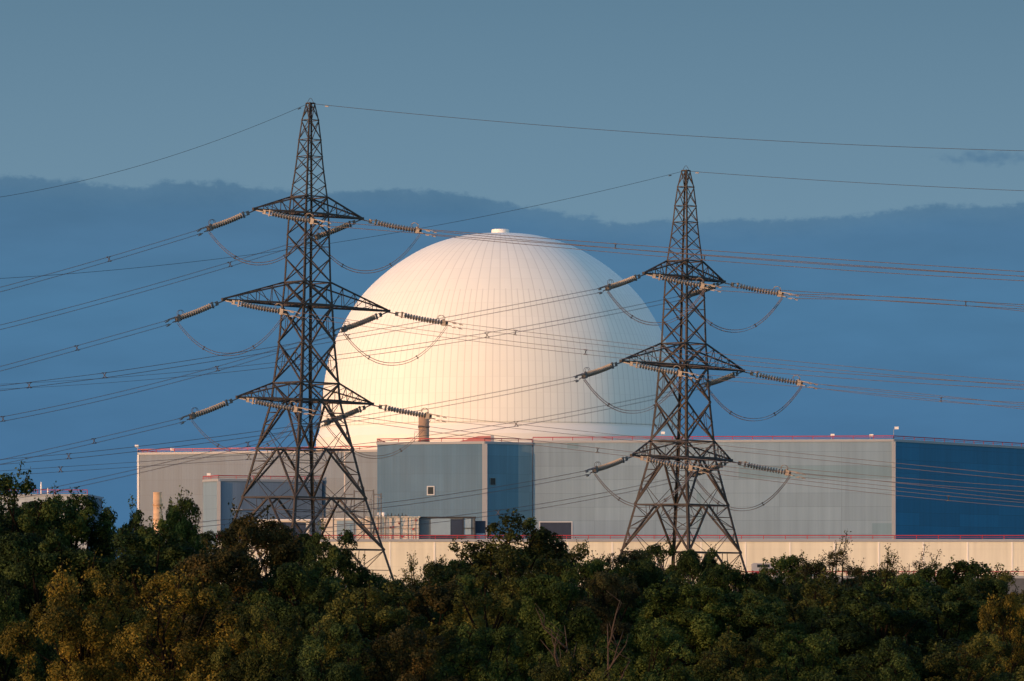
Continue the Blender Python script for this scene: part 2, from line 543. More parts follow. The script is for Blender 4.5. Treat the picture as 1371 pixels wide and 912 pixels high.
# darker replaced panels
DARK_PANEL = cladding('grey_cladding_darker', (0.126, 0.212, 0.276), pw=9, ph=2, var=0.05, joint=.84)
for (x0, x1, y0, y1) in ((990, 1194, 624, 641), (1168, 1194, 701, 715), (934, 940, 660, 716), (760, 775, 592, 600)):
    s0, s1 = LR * (x0 - 713.5) / 483, LR * (x1 - 713.5) / 483
    M_ = on_face(loc[0], loc[1], 0, 0.0)
    pp = [M_ @ Vector((s, -.012, z)) for s, z in ((s0, Zh(y1, 587)), (s1, Zh(y1, 587)), (s1, Zh(y0, 587)), (s0, Zh(y0, 587)))]
    pm = MB()
    pm.poly(pp, [(s0, Zh(y1, 587)), (s1, Zh(y1, 587)), (s1, Zh(y0, 587)), (s0, Zh(y0, 587))])
    pm.build('wall_panel', DARK_PANEL, right_b)

# low cream building in front
DF = 555.0
zf = Zh(722.5, DF)
pf = [(X(290, DF), DF), (X(1520, DF), DF), (X(1520, DF), DF + 17), (X(290, DF), DF + 17)]
front, c = building('low_building', 'low cream clad building with red railing below the big halls', 'building', pf, zf,
                    [CREAM_CLAD] * 4, rails=[0, 1], rail_h=0.5)
STRIP = plain('cream_cover_strip', (0.74, 0.72, 0.66), .5, 0, .05)
for k in range(-14, 8):
    px = 1117 + 59.5 * k
    if 300 < px < 1500:
        x = X(px, DF) - c.x
        MB().box(x - .10, x + .10, -8.5 - .05, -8.5, 0, zf - .32).build('cover_strip', STRIP, front)

# lowest roof in front, at the right
DL = 545.0
zlow = Zh(771.5, DL)
pw = [(X(985, DL), DL), (X(1520, DL), DL), (X(1520, DL), DL + 8.5), (X(985, DL), DL + 8.5)]  # roof below the cream wall
low, c = building('service_building', 'lowest dark blue service building with red railing at the right edge', 'building', pw, zlow,
                  [plain('dark_service_wall', (.07, .08, .095), .6)] * 4, rails=[3, 0, 1], rail_h=0.55)

# far building at the left edge
DB = 690.0
zfb = Zh(662, DB)
pb = [(X(-60, DB), DB), (X(117, DB), DB), (X(117, DB), DB + 25), (X(-60, DB), DB + 25)]
far, c = building('distant_building', 'small far pale building with a red roof edge above the left trees', 'building', pb, zfb,
                  [cladding('pale_far_cladding', (0.34, 0.40, 0.44), 6, 2.4), GREY_CLAD, GREY_CLAD, GREY_CLAD], rails=[0, 1], rail_h=0.7)
for px_, h_, r_ in ((52, 2.2, .14), (61, 1.2, .14)):
    x = X(px_, DB) - c.x
    MB().lathe([(r_, zfb), (r_, zfb + h_ * .8), (r_ * .5, zfb + h_)], 10, off=(x, -9, 0)).build('roof_vent', WHITE, far)

# stacks
def stack(px, ytop, D, rpx, label, mat, name='chimney'):
    t = empty(name, (X(px, D), D, 0), label, 'chimney')
    r = rpx / F * D
    zt = Zh(ytop, D)
    MB().lathe([(r, 0), (r, zt), (r * .9, zt), (r * .9, zt - .8)], 40).build('shaft', mat, t, True)
    for z in (zt - 1.9, zt - 4.0, zt - 6.1):
        MB().lathe([(r + .01, z), (r + .07, z + .02), (r + .07, z + .22), (r + .01, z + .24)], 40).build('band', DARK if mat is CHIM_D else CHIM_D, t)
    return t


stack(567.5, 555.5, 596, 7.2, 'short brown stack standing behind the central block before the dome', CHIM_D)
stack(211, 659, 575, 6.0, 'shiny coppery steel stack rising from the left trees', CHIM)

# roof lamps and small fittings on the roofs
def lamp_post(px, ybase, ytop, D, label, arm=0.6):
    z0, z1 = Zh(ybase, D), Zh(ytop, D)
    t = empty('roof_lamp', (X(px, D), D, z0), label, 'lamp', 'small lamps on the roof edges')
    MB().bar((0, 0, 0), (0, 0, z1 - z0), .07).bar((0, 0, z1 - z0), (arm, 0, z1 - z0 + .15), .07).build('post', TRIM, t)
    MB().box(arm - .1, arm + .45, -.18, .18, z1 - z0 + .02, z1 - z0 + .38).build('head', WHITE, t)
    return t


lamp_post(1196.5, 588.5, 575, 585, 'tall roof lamp at the corner of the blue end wall', .25)
lamp_post(1113, 588.5, 584.5, 586, 'short white roof lamp on the long hall, left of its corner', .0)
lamp_post(1165, 588.5, 585, 586, 'small roof lamp nearest the corner lamp on the long hall', .0)
lamp_post(184, 606.5, 599, 622, 'white roof lamp at the left end of the left grey building', -.3)
lamp_post(229, 606.5, 603.5, 618, 'short roof lamp over the left grey building near its end', .0)
lamp_post(278, 641, 637, 606, 'small roof lamp on the slate blue annex', .0)
lamp_post(886, 588, 581.5, 600, 'bright white flood lamp on the long roof beside the dome foot', .0)
lamp_post(555, 591, 580.5, 592, 'thin mast on the central block left of the brown stack', .0)

# things on the low cream building's roof
def plant_box(px0, px1, y0, y1, D, depth, label, mat, name='plant_room', cat='plant room', roof=None):
    t = empty(name, (X((px0 + px1) / 2, D), D, zf), label, cat)
    w = X(px1, D) - X(px0, D)
    z1 = Zh(y0, D) - zf
    MB().box(-w / 2, w / 2, 0, depth, 0, z1).build('wall', mat, t)
    if roof:
        MB().box(-w / 2 - .15, w / 2 + .15, -.2, depth + .1, z1 + .002, z1 + .17).build('roof', roof, t)
    return t, w, z1


t, w, z1 = plant_box(491, 561, 693, 718, 564, 6, 'long cream plant room under the central block', CREAM, roof=CREAM)
m = MB(); rd = MB(); pm = MB()
for k in range(7):
    x = -w / 2 + .5 + k * (w - 1) / 6
    m.bar((x, -.06, 0), (x, -.06, z1), .07)
for zz in (.9, 1.7):
    m.bar((-w / 2, -.09, zz), (w / 2, -.09, zz), .06)
m.build('pipework', plain('dull_pipe', (.22, .17, .14), .6), t)
for k in range(9):
    x, z = random.uniform(-w / 2 + .3, w / 2 - .3), random.uniform(.4, z1 - .3)
    rd.box(x - .12, x + .12, -.16, -.03, z - .12, z + .12)
rd.build('valve_wheels', plain('red_valve', (.35, .06, .05), .5), t)
t, w, z1 = plant_box(430, 491, 695.5, 718, 566, 5, 'cream plant room with pale blue doors behind the pylon', CREAM, roof=WHITE)
dx = X(451, 566) - X(460.5, 566)
for a_ in (0, 1):
    MB().box(dx + a_ * 1.35, dx + 1.3 + a_ * 1.35, -.08, -.002, .05, z1 - .15).build('door', PALEBLUE, t)
t, w, z1 = plant_box(345, 414, 697, 718, 566, 5, 'low cream shelter with a dark opening behind the left trees', CREAM, roof=WHITE)
MB().box(w / 2 - 3.8, w / 2 - .5, -.06, -.002, .1, z1 - .3).build('opening', DOOR, t)  # flat dark panel standing in for the shade inside the opening
t, w, z1 = plant_box(562, 636, 693.5, 718, 565, 5, 'dark cooling unit with white panels on the cream roof', plain('blue_grey_unit', (.09, .115, .14), .5), 'cooling_unit', 'cooling unit', roof=DARK)
MB().box(-w / 2 + 1.55, -w / 2 + 4.3, -.14, -.002, .75, z1 - .1).build('panel', PALEBLUE, t)
MB().box(-w / 2 + 1.5, -w / 2 + 4.2, -.16, -.002, .1, .7).build('louvre', DOOR, t)
MB().box(-w / 2 + 4.4, -w / 2 + 6.0, -.1, -.002, .1, z1 - .2).build('louvre', DOOR, t)
MB().box(-w / 2 + 6.15, -w / 2 + 7.2, -.14, -.002, .8, z1 - .05).build('panel', PALEBLUE, t)
m = MB()
m.bar((-w / 2 + 6.1, -.2, 0), (-w / 2 + 6.1, -.2, z1), .12).bar((w / 2 - .1, -.2, 0), (w / 2 - .1, -.2, z1), .12)
m.bar((-w / 2 + 6.1, -.25, 1.7), (w / 2 - .1, -.25, 1.7), .1).bar((-w / 2 + 5.2, -.25, .5), (-w / 2 + 6.3, -.25, .5), .14)
m.bar((-w / 2 + 5.2, -.25, .5), (-w / 2 + 5.2, -.25, 0), .14)
m.build('pipe', DARK, t)
t, w, z1 = plant_box(636.5, 650, 697.5, 718, 566, 4, 'small charcoal cabinet at the right end of the cooling unit', DOOR, 'cabinet', 'cabinet')
MB().box(-w / 2 + .1, w / 2 - .1, -.05, -.002, .15, 1.0).build('panel', PALEBLUE, t)
for px_, lab in ((508, 'left white ventilator drum on the long cream plant room'), (513.5, 'right white ventilator drum on the long cream plant room')):
    z_ = Zh(693, 564) + .175
    t = empty('ventilator', (X(px_, 567), 567, z_), lab, 'ventilator', 'ventilator drums')
    MB().lathe([(.16, 0), (.16, .2), (.26, .22), (.26, .52), (.2, .6)], 14).build('drum', WHITE, t)
t = empty('roof_pipe_run', (X(528, 567), 567, Zh(693, 564) + .175), 'row of dark pipe stubs along the cream plant room roof', 'pipes')
m = MB(); m.bar((-1.5, 0, .08), (1.9, 0, .08), .1)
m.build('pipe', DARK, t)
for k in range(7):
    MB().bar((-1.4 + k * .5, 0, .131), (-1.4 + k * .5, 0, .3 + .1 * (k % 3)), .12).build('stub', DARK, t)

# steel gantry on the roof behind the left pylon's leg
DG = 560.0
t = empty('steel_gantry', (X(466, DG), DG, zf), 'thin brown steel gantry of posts and rails beside the cream plant room', 'gantry')
m = MB()
xa = [X(p, DG) - X(466, DG) for p in (418, 432, 446, 461, 474, 487, 500, 510)]
tops = [691, 676, 664, 660, 656, 652, 655, 660]
for x, yt in zip(xa, tops):
    for yy in (0, 2.0):
        m.bar((x, yy, 0), (x, yy, Zh(yt, DG) - zf), .09)
m.build('post', STEEL_L, t)
m = MB()
for i in range(len(xa) - 1):
    for f_ in (.35, .65, .97):
        z_ = (min(Zh(tops[i], DG), Zh(tops[i + 1], DG)) - zf) * f_
        for yy in (0, 2.0):
            m.bar((xa[i], yy, z_), (xa[i + 1], yy, z_), .06)
    m.bar((xa[i], 0, z_ * .4), (xa[i + 1], 0, z_), .05)
for x in xa:
    m.bar((x, 0, 1.6), (x, 2.0, 1.6), .05)
m.build('rail', STEEL_L, t)
for px_, yt, lab in ((497, 668, 'left post with a pale cross piece beside the central block'), (507, 663, 'right post with a pale cross piece beside the central block')):
    t = empty('busbar_post', (X(px_, 563), 563, zf), lab, 'post', 'posts with cross pieces')
    h_ = Zh(yt, 563) - zf
    MB().bar((0, 0, 0), (0, 0, h_), .09).build('post', STEEL_L, t)
    MB().bar((-.6, 0, h_ - .2), (.6, 0, h_ - .35), .1).build('cross_piece', TRIM, t)

# pale van parked on the low roof between the trees (only its top shows)
DV = 549.0
zv = zlow
t = empty('parked_van', (X(1025, DV), DV, zv), 'pale grey van of which only the roof shows above the right trees', 'van')
def van_section(x, zs):
    return x, zs
m = MB()
vp = [(-1.9, .35), (1.9, .35), (1.9, .95), (1.15, 1.1), (.6, 1.75), (-1.6, 1.8), (-1.9, 1.6)]
n = len(vp)
for sgn in (-.85, .85):
    m.poly([(x, sgn, z) for x, z in (vp if sgn < 0 else vp[::-1])])
for i in range(n):
    a, b = vp[i], vp[(i + 1) % n]
    m.poly([(a[0], -.85, a[1]), (a[0], .85, a[1]), (b[0], .85, b[1]), (b[0], -.85, b[1])])
m.build('body', TRIM, t)
MB().box(-1.2, .5, -.87, -.852, 1.2, 1.6).build('window', GLASS, t)
for wx in (-1.2, 1.25):
    w_ = MB().lathe([(.34, -.1), (.36, 0), (.34, .1)], 18, 'X').build('wheel', DARK, t)
    w_.rotation_euler.z = PI / 2
    w_.location = (wx, -.75, .36)
for wx in (-1.2, 1.25):
    w_ = MB().lathe([(.34, -.1), (.36, 0), (.34, .1)], 18, 'X').build('wheel', DARK, t)
    w_.rotation_euler.z = PI / 2
    w_.location = (wx, .75, .36)

# ------------------------------------------------------------------ pylons
PROFILE = [(31.7, .5), (29.9, .95), (27.8, 1.24), (26.0, 1.42), (24.5, 1.6), (23.0, 1.83), (21.7, 2.03), (19.9, 2.2), (17.7, 2.31), (15.2, 2.43),
           (12.6, 2.55), (10.15, 2.79), (6.2, 3.07), (1.85, 3.6), (0, 3.78), (-5.2, 5.25), (-10.4, 6.7), (-15.8, 8.7), (-24.4, 11.8)]
ARMS = [(19.9, 21.7, 7.08, 'upper'), (10.15, 12.6, 10.9, 'middle'), (0.0, 1.85, 8.85, 'lower')]


def half(u, low):
    pts = PROFILE if low < -20 else PROFILE[:-2] + [(-18.8, 9.5)]
    for (u1, h1), (u0, h0) in zip(pts[:-1], pts[1:]):
        if u0 <= u <= u1:
            return (h0 + (h1 - h0) * (u - u0) / (u1 - u0)) / math.sqrt(2)
    return pts[-1][1] / math.sqrt(2)


def pylon(px_mid, y_arm, D, rot, lean, gu, label):
    base_z = 0.0
    za_ = Zh(y_arm, D)                   # height of the lowest arm
    H = lambda u: half(u, gu)
    ux = X(px_mid, D)
    M_ = Matrix.Translation((ux, D, za_)) @ Matrix.Rotation(math.radians(lean), 4, 'Y') @ Matrix.Rotation(math.radians(rot), 4, 'Z')
    root = bpy.data.objects.new('transmission_tower', None)
    COL.objects.link(root)
    # origin at the foot
    Mb = M_ @ Matrix.Translation((0, 0, gu))
    root.matrix_world = Mb
    tag(root, label, 'pylon', 'steel lattice pylons')
    o_ = lambda x, y, u: Vector((x, y, u - gu))
    cs = [(-1, -1), (1, -1), (1, 1), (-1, 1)]
    levels = [p[0] for p in (PROFILE if gu < -20 else PROFILE[:-2] + [(-18.8, 9.5)])]
    K = lambda c_, u: o_(c_[0] * H(u), c_[1] * H(u), u)
    for c_ in cs:
        m = MB()
        for u1, u0 in zip(levels[:-1], levels[1:]):
            w = 0.13 + 0.16 * min(1, max(0, (31 - u0) / 34))
            a, b = K(c_, u0), K(c_, u1)
            # angle section: two plates
            t_ = 0.045
            ix, iy = -c_[0], -c_[1]
            for (sx, sy) in ((ix, 0), (0, iy)):
                n0 = len(m.v)
                for p in (a, b):
                    for (e1, e2) in ((0, 0), (w, 0), (w, t_), (0, t_)):
                        if sx:
                            q = Vector((sx * e1, iy * e2, 0))
                        else:
                            q = Vector((ix * e2, sy * e1, 0))
                        m.v.append(tuple(p + q))
                for qf in ((0, 1, 2, 3), (4, 5, 6, 7), (0, 1, 5, 4), (1, 2, 6, 5), (2, 3, 7, 6), (3, 0, 4, 7)):
                    m.f.append(tuple(n0 + i for i in qf))
        m.build('leg', STEEL, root)
    br = MB()
    beams = br
    faces = [(cs[i], cs[(i + 1) % 4]) for i in range(4)]
    xpan = [(31.7, 29.9), (29.9, 27.8), (27.8, 26.0), (26.0, 24.5), (24.5, 23.0), (23.0, 21.7), (21.7, 19.9), (19.9, 17.7), (17.7, 15.2), (15.2, 12.6),
            (12.6, 10.15), (10.15, 6.2), (6.2, 1.85)]
    hor = {31.7: .1, 29.9: .08, 27.8: .08, 26.0: .08, 21.7: .13, 19.9: .2, 12.6: .13, 10.15: .26, 1.85: .15, 0: .26}
    for A, B in faces:
        for u1, u0 in xpan:
            w = .065 if u1 > 22 else (.1 if u1 > 13 else .15)
            a1, b1, a0, b0 = K(A, u1), K(B, u1), K(A, u0), K(B, u0)
            br.bar(a1, b0, w)
            br.bar(b1, a0, w)
            if u1 in (10.15, 6.2):          # redundant members
                cpt = (a1 + b0 + b1 + a0) / 4
                for l1, l0 in ((a1, a0), (b1, b0)):
                    br.bar((l0 + cpt) / 2, l1.lerp(l0, .5), .06)
                    br.bar((l1 + cpt) / 2, l1.lerp(l0, .5), .06)
                    br.bar((l1 + cpt) / 2, (l0 + cpt) / 2, .05)
        for u, w in hor.items():
            beams.bar(K(A, u), K(B, u), w)
        br.bar(K(A, 16.4), K(B, 16.4), .05)
        # arm level K and the splayed inverted V panels below
        mid0 = (K(A, 0) + K(B, 0)) / 2
        br.bar(K(A, 1.85), mid0, .13)
        br.bar(K(B, 1.85), mid0, .13)
        vl = [0, -5.2, -10.4] + ([-15.8, -24.4] if gu < -20 else [-18.8])
        for u1, u0 in zip(vl[:-1], vl[1:]):
            top = (K(A, u1) + K(B, u1)) / 2
            if u0 > gu + .1:
                beams.bar(K(A, u0), K(B, u0), .17)
            for l in (A, B):
                lo, hi = K(l, u0), K(l, u1)
                br.bar(top, lo, .19)
                nn = 4
                prev = hi
                for k in range(1, nn):
                    f_ = k / nn
                    pd, pl_ = top.lerp(lo, f_), hi.lerp(lo, f_)
                    br.bar(pd, pl_, .07)
                    br.bar(pd, hi.lerp(lo, (k - 1) / nn), .06) if k % 2 else br.bar(top.lerp(lo, (k - 1) / nn), pl_, .06)
                q1 = hi.lerp(top, .55)
                br.bar(q1, top.lerp(lo, .25), .06)
                br.bar(top.lerp(lo, .62), (K(A, u0) + K(B, u0)) / 2, .05) if u0 > gu + .1 else None
        # lower tie across the first splayed panel
    for u in (-5.2, -10.4):                  # plan bracing
        ms = [(K(A, u) + K(B, u)) / 2 for A, B in faces]
        for i in range(4):
            br.bar(ms[i], ms[(i + 1) % 4], .07)
    br.build('bracing', STEEL, root)
    tips = {}
    for (ul, uu, La, nm) in ARMS:
        for sx in (-1, 1):
            m = MB()
            tip = o_(sx * La, 0, ul)
            tipu = tip + Vector((0, 0, .12))
            lo = [K((sx, -1), ul), K((sx, 1), ul)]
            up = [K((sx, -1), uu), K((sx, 1), uu)]
            nb = 5 if La > 8 else 4
            for l in lo:
                m.bar(l, tip, .20)
            for q in up:
                m.bar(q, tipu, .15)
            for i in (0, 1):
                for k in range(1, nb):
                    f_ = k / nb
                    m.bar(lo[i].lerp(tip, f_), up[i].lerp(tipu, f_), .055)
                for k in range(nb - 1):
                    f0, f1 = k / nb, (k + 1) / nb
                    m.bar(lo[i].lerp(tip, f0), up[i].lerp(tipu, f1), .075 if k == 0 else .055)
            for k in range(nb):
                f0, f1 = k / nb, (k + 1) / nb
                m.bar(lo[0].lerp(tip, f0), lo[1].lerp(tip, f1), .06)
                m.bar(lo[1].lerp(tip, f1), lo[0].lerp(tip, f1), .05)
                m.bar(up[0].lerp(tipu, f0), up[1].lerp(tipu, f1), .05)
            m.box(tip.x - .28, tip.x + .28, -.16, .16, tip.z - .12, tip.z + .16)
            m.build('cross_arm', STEEL, root)
            tips[(nm, sx)] = Mb @ tip
    m = MB()
    tp = o_(0, 0, 31.7)
    arc = [tp + Vector((-.35 + .7 * k / 10, 0, .55 * math.sin(PI * k / 10))) for k in range(11)]
    # the loop over the peak lies across the picture; turn it back by the tower's own angle
    ra = Matrix.Rotation(-math.radians(rot), 3, 'Z')
    m.tube([ra @ (p - tp) + tp for p in arc], .025, 5)
    m.bar(tp + Vector((-.3, -.3, .03)), tp + Vector((.3, .3, .03)), .12)
    m.bar(tp + Vector((-.3, .3, .03)), tp + Vector((.3, -.3, .03)), .12)
    m.build('peak_loop', STEEL, root)
    return root, tips, Mb @ tp


T1, tips1, top1 = pylon(409.3, 536.5, 430, 40, 0.92, -24.4, 'taller dark lattice pylon left of the dome')
T2, tips2, top2 = pylon(913.5, 613.3, 445, 50, 0.72, -18.8, 'shorter dark lattice pylon right of the dome')

# ------------------------------------------------------------------ insulator strings, jumper cables, power lines
LT = 7.7
disc = MB(); 
def sagz(x):
    return -.022 * (x - 1.8) * (5.95 - x) * 0.6
nd = 14
for k in range(nd):
    x = 1.95 + k * (5.8 - 1.95) / (nd - 1)
    z = sagz(x)
    disc.lathe([(.08, x - .15), (.11, x - .06), (.285, x - .015), (.31, x + .03), (.12, x + .075), (.08, x + .15)], 12, 'X', (0, 0, z))
DISC_ME = disc.data('disc_string', PORC)
lk = MB()
lk.bar((0.05, 0, 0), (.95, 0, -.02), .12)
for s in (-1, 1):
    lk.bar((.95, s * .03, s * .15), (1.85, s * .03, s * .235), .07)
lk.box(.85, 1.15, -.06, .06, -.24, .22)
lk.box(1.5, 1.64, -.09, .09, -.36, .33)
LINK_ME = lk.data('link', STEEL_L)
yk = MB()
yk.box(5.9, 6.12, -.07, .07, -.36, .36)
yk.box(6.12, 6.4, -.3, .3, -.32, .26)
YOKE_ME = yk.data('yoke_plate', STEEL_L)
rg = MB()
rg.tube([(5.72 + .36 * math.cos(a), -.12, .42 + .32 * math.sin(a)) for a in np.linspace(-.5, PI + .5, 13)], .026, 5)
rg.tube([(5.72 + .36 * math.cos(a), .12, .42 + .32 * math.sin(a)) for a in np.linspace(-.5, PI + .5, 13)], .026, 5)
RING_ME = rg.data('arcing_ring', STEEL_L)
cl = MB()
for sy in (-1, 1):
    for sz in (-1, 1):
        cl.bar((6.35, sy * .2, sz * .2), (7.05 + .2 * sz, sy * .24, sz * .22), .095)
        cl.bar((7.3, sy * .24, sz * .22), (LT + .1, sy * .24, sz * .22), .05)
        cl.bar((7.35 + .25 * sy, sy * .24, sz * .22 - .1), (7.75 + .25 * sy, sy * .24, sz * .22 - .1), .09)
        cl.bar((7.55 + .25 * sy, sy * .24, sz * .22 - .1), (7.55 + .25 * sy, sy * .24, sz * .22), .05)
CLAMP_ME = cl.data('clamp', STEEL_L)

# spacer: X across the bundle (local X along the wire)
sp_ = MB()
for sy, sz in ((1, 1), (1, -1)):
    sp_.bar((0, -sy * .26, -sz * .26), (0, sy * .26, sz * .26), .05)
for sy in (-1, 1):
    for sz in (-1, 1):
        sp_.bar((-.12, sy * .24, sz * .24), (.12, sy * .24, sz * .24), .075)
SPACER_ME = sp_.data('spacer', SPACER_M)
js = MB()
for sz in (-1, 1):
    js.bar((-.09, 0, sz * .13), (.09, 0, sz * .13), .13)
js.bar((0, 0, -.14), (0, 0, .14), .08)
JSP_ME = js.data('spacer', DARK)


def frame(d):
    d = d.normalized()
    y = Vector((0, 0, 1)).cross(d).normalized()
    z = d.cross(y)
    return Matrix(((d.x, y.x, z.x), (d.y, y.y, z.y), (d.z, y.z, z.z)))


def D_at(px, P0, k):
    """distance where the plan line from P0 with slope k (metres of depth per metre of width) crosses the column px"""
    return (P0.y - k * P0.x) / (1 - k * (px - CX) / F)


# photo measurements: per pylon, per tip, per direction -> two pixels the line passes, spacer columns
TW = {1: ('the taller pylon', tips1, top1, {-1: (0.8, (-75, 29)), 1: (-0.45, (90, 17))}, LT),
      2: ('the shorter pylon', tips2, top2, {-1: (1.05, (-63, 22.5)), 1: (-0.45, (93, 18))}, LT)}
PATH = {
    (1, 'upper', -1, -1): ((146, 347), (0, 388), [146]),
    (1, 'upper', 1, -1): ((308, 354), (0, 438.5), [308]),
    (1, 'middle', -1, -1): ((103, 466), (0, 494), [103]),
    (1, 'middle', 1, -1): ((290, 494), (4, 561), [291, 4]),
    (1, 'lower', -1, -1): ((126, 590.5), (0, 619), [126]),
    (1, 'lower', 1, -1): ((332, 595), (70, 656), [332]),
    (2, 'upper', -1, -1): ((594, 428.5), (138, 503), [140, 466]),
    (2, 'upper', 1, -1): ((652, 448.7), (39, 516), [652, 39]),
    (2, 'middle', -1, -1): ((560, 547), (92, 611), [92]),
    (2, 'middle', 1, -1): ((691.6, 567.6), (333, 612), [691, 333, 81]),
    (2, 'lower', -1, -1): ((712, 647), (520, 676), []),
    (2, 'lower', 1, -1): ((780, 668), (520, 703), [667]),
    (1, 'upper', -1, 1): ((750, 324), (1371, 367), [824]),
    (1, 'upper', 1, 1): ((820, 335), (1371, 373), [943]),
    (1, 'middle', -1, 1): ((784, 471.5), (1371, 518), [784]),
    (1, 'middle', 1, 1): ((865, 466), (1371, 514), [690]),
    (1, 'lower', -1, 1): ((800, 603), (1371, 655), [800]),
    (1, 'lower', 1, 1): ((797, 582), (1371, 640), []),
    (2, 'upper', -1, 1): ((1150, 398), (1371, 411), []),
    (2, 'upper', 1, 1): ((1293, 406.5), (1371, 414), [1293]),
    (2, 'middle', -1, 1): ((1200, 527), (1371, 545), []),
    (2, 'middle', 1, 1): ((1260, 535), (1371, 542), [1260]),
    (2, 'lower', -1, 1): ((1197, 660), (1371, 676), [1270]),
    (2, 'lower', 1, 1): ((1197, 649), (1371, 667), []),
}
ends = {}
SIDE = {-1: 'left', 1: 'right'}


def quad(x, p0, p1, p2):
    (x0, y0), (x1, y1), (x2, y2) = p0, p1, p2
    return (y0 * (x - x1) * (x - x2) / ((x0 - x1) * (x0 - x2)) + y1 * (x - x0) * (x - x2) / ((x1 - x0) * (x1 - x2))
            + y2 * (x - x0) * (x - x1) / ((x2 - x0) * (x2 - x1)))


def line_points(P0, k, p1, p2, xe, n):
    p0 = proj(P0)
    pts = []
    # beyond the second measured point carry on with the tangent there, flattening
    for i in range(n + 1):
        x = p0[0] + (xe - p0[0]) * i / n
        D = D_at(x, P0, k)
        inside = (x - p2[0]) * (p2[0] - p0[0]) <= 0
        if inside:
            y = quad(x, p0, p1, p2)
        else:
            s = (quad(p2[0], p0, p1, p2) - quad(p2[0] - 5, p0, p1, p2)) / 5
            y = p2[1] + s * (x - p2[0]) * 0.85
        pts.append(P(x, y, D))
    return pts


for (tw, arm, side, dirn), (p1, p2, spx) in PATH.items():
    name, tips, top, dd, L_ = TW[tw]
    k, (ex, ey) = dd[dirn]
    tip = tips[(arm, side)] + Vector((0, 0, -.1))
    tx, ty = proj(tip)
    Dx = D_at(tx + ex, tip, k)
    d = (P(tx + ex, ty + ey, Dx) - tip).normalized()
    fm = frame(d)
    t = empty('insulator_string', tip, 'insulator string leading %s from %s, %s end of its %s arm' % (SIDE[dirn], name, SIDE[side], arm),
              'insulator', 'insulator strings on the pylons')
    ls = 1.13 if dirn > 0 else 1.0
    t.matrix_world = Matrix.Translation(tip) @ fm.to_4x4() @ Matrix.Diagonal((ls, 1, 1, 1))
    link('link', LINK_ME, t)
    link('disc_string', DISC_ME, t)
    link('yoke_plate', YOKE_ME, t)
    link('arcing_ring', RING_ME, t)
    link('clamp', CLAMP_ME, t)
    ends[(tw, arm, side, dirn)] = tip + fm @ Vector((6.45 * ls, 0, -.3))
    P0 = tip + d * LT * ls
    xe = -420 if dirn < 0 else 1790
    if tw == 2 and arm == 'lower' and dirn < 0:
        xe = -200
    pts = line_points(P0, k, p1, p2, xe, 40)
    m = MB()
    dv = (pts[-1] - pts[0]); dv.z = 0; dv.normalize()
    sd = Vector((-dv.y, dv.x, 0))
    for sy in (-1, 1):
        for sz in (-1, 1):
            o_ = sd * .24 * sy + Vector((0, 0, .23 * sz))
            m.tube([p + o_ for p in pts], (.0135 if dirn < 0 else .021), 4, False)
    ln = m.build('power_line', ALU)
    tag(ln, 'four thin wires leading %s from %s, %s end of its %s arm' % (SIDE[dirn], name, SIDE[side], arm), 'power line', 'power lines')
    for x in spx:
        D = D_at(x, P0, k)
        # point on the sampled line nearest that column
        q = min(pts, key=lambda v: abs(proj(v)[0] - x))
        i = pts.index(q)
        j = i + 1 if (i + 1 < len(pts) and (proj(pts[i + 1])[0] - x) * (proj(q)[0] - x) <= 0) else i - 1
        xa_, xb_ = proj(pts[i])[0], proj(pts[j])[0]
        pos = pts[i].lerp(pts[j], (x - xa_) / (xb_ - xa_))
        so = link('spacer', SPACER_ME, ln)
        so.matrix_world = Matrix.Translation(pos) @ frame(pts[j] - pts[i]).to_4x4()

for tw in (1, 2):
    name, tips, top, dd, L_ = TW[tw]
    for arm in ('upper', 'middle', 'lower'):
        for side in (-1, 1):
            a, b = ends[(tw, arm, side, -1)], ends[(tw, arm, side, 1)]
            sag = 3.75 if tw == 1 else 3.7
            pts = []
            for i in range(29):
                f_ = i / 28
                z = -sag * (1 - abs(2 * f_ - 1) ** 2.15)
                pts.append(a.lerp(b, f_) + Vector((0, 0, z)))
            m = MB()
            h = (b - a); h.z = 0; h.normalize(); sd = Vector((-h.y, h.x, 0))
            for sy in (-1, 1):
                for sz in (-1, 1):
                    m.tube([p + sd * .2 * sy + Vector((0, 0, .13 * sz)) for p in pts], .024, 5, False)
            j_ = m.build('jumper_cable', ALU)
            tag(j_, 'hanging cable loop below the %s end of the %s arm of %s' % (SIDE[side], arm, name), 'jumper cable', 'jumper cable loops')
            for i in (7, 20):
                so = link('spacer', JSP_ME, j_)
                so.matrix_world = Matrix.Translation(pts[i]) @ frame(pts[i + 1] - pts[i]).to_4x4()
    for dirn, (p1, p2) in {(1): {-1: ((200, 218), (0, 264)), 1: ((900, 180.5), (1371, 202))},
                           (2): {-1: ((600, 299), (0, 373)), 1: ((1130, 243.5), (1371, 255.5))}}[tw].items():
        k = dd[dirn][0]
        pts = line_points(top + Vector((0.3 * dirn, 0, -.05)), k, p1, p2, -420 if dirn < 0 else 1790, 48)
        ew = MB().tube(pts, (.020 if dirn < 0 else .024), 5, False).build('earth_wire', EARTH)
        tag(ew, 'single thin wire running %s from the peak of %s' % (SIDE[dirn], name), 'earth wire', 'earth wires')
        dm = MB()
        for fr in (.012,):
            q = pts[0].lerp(pts[1], fr * 48 * 1.1)
            dm.bar(q + (pts[1] - pts[0]).normalized() * -.2 + Vector((0, 0, -.12)), q + (pts[1] - pts[0]).normalized() * .2 + Vector((0, 0, -.12)), .10)
            dm.bar(q, q + Vector((0, 0, -.12)), .05)
        dm.build('damper', STEEL_L, ew)

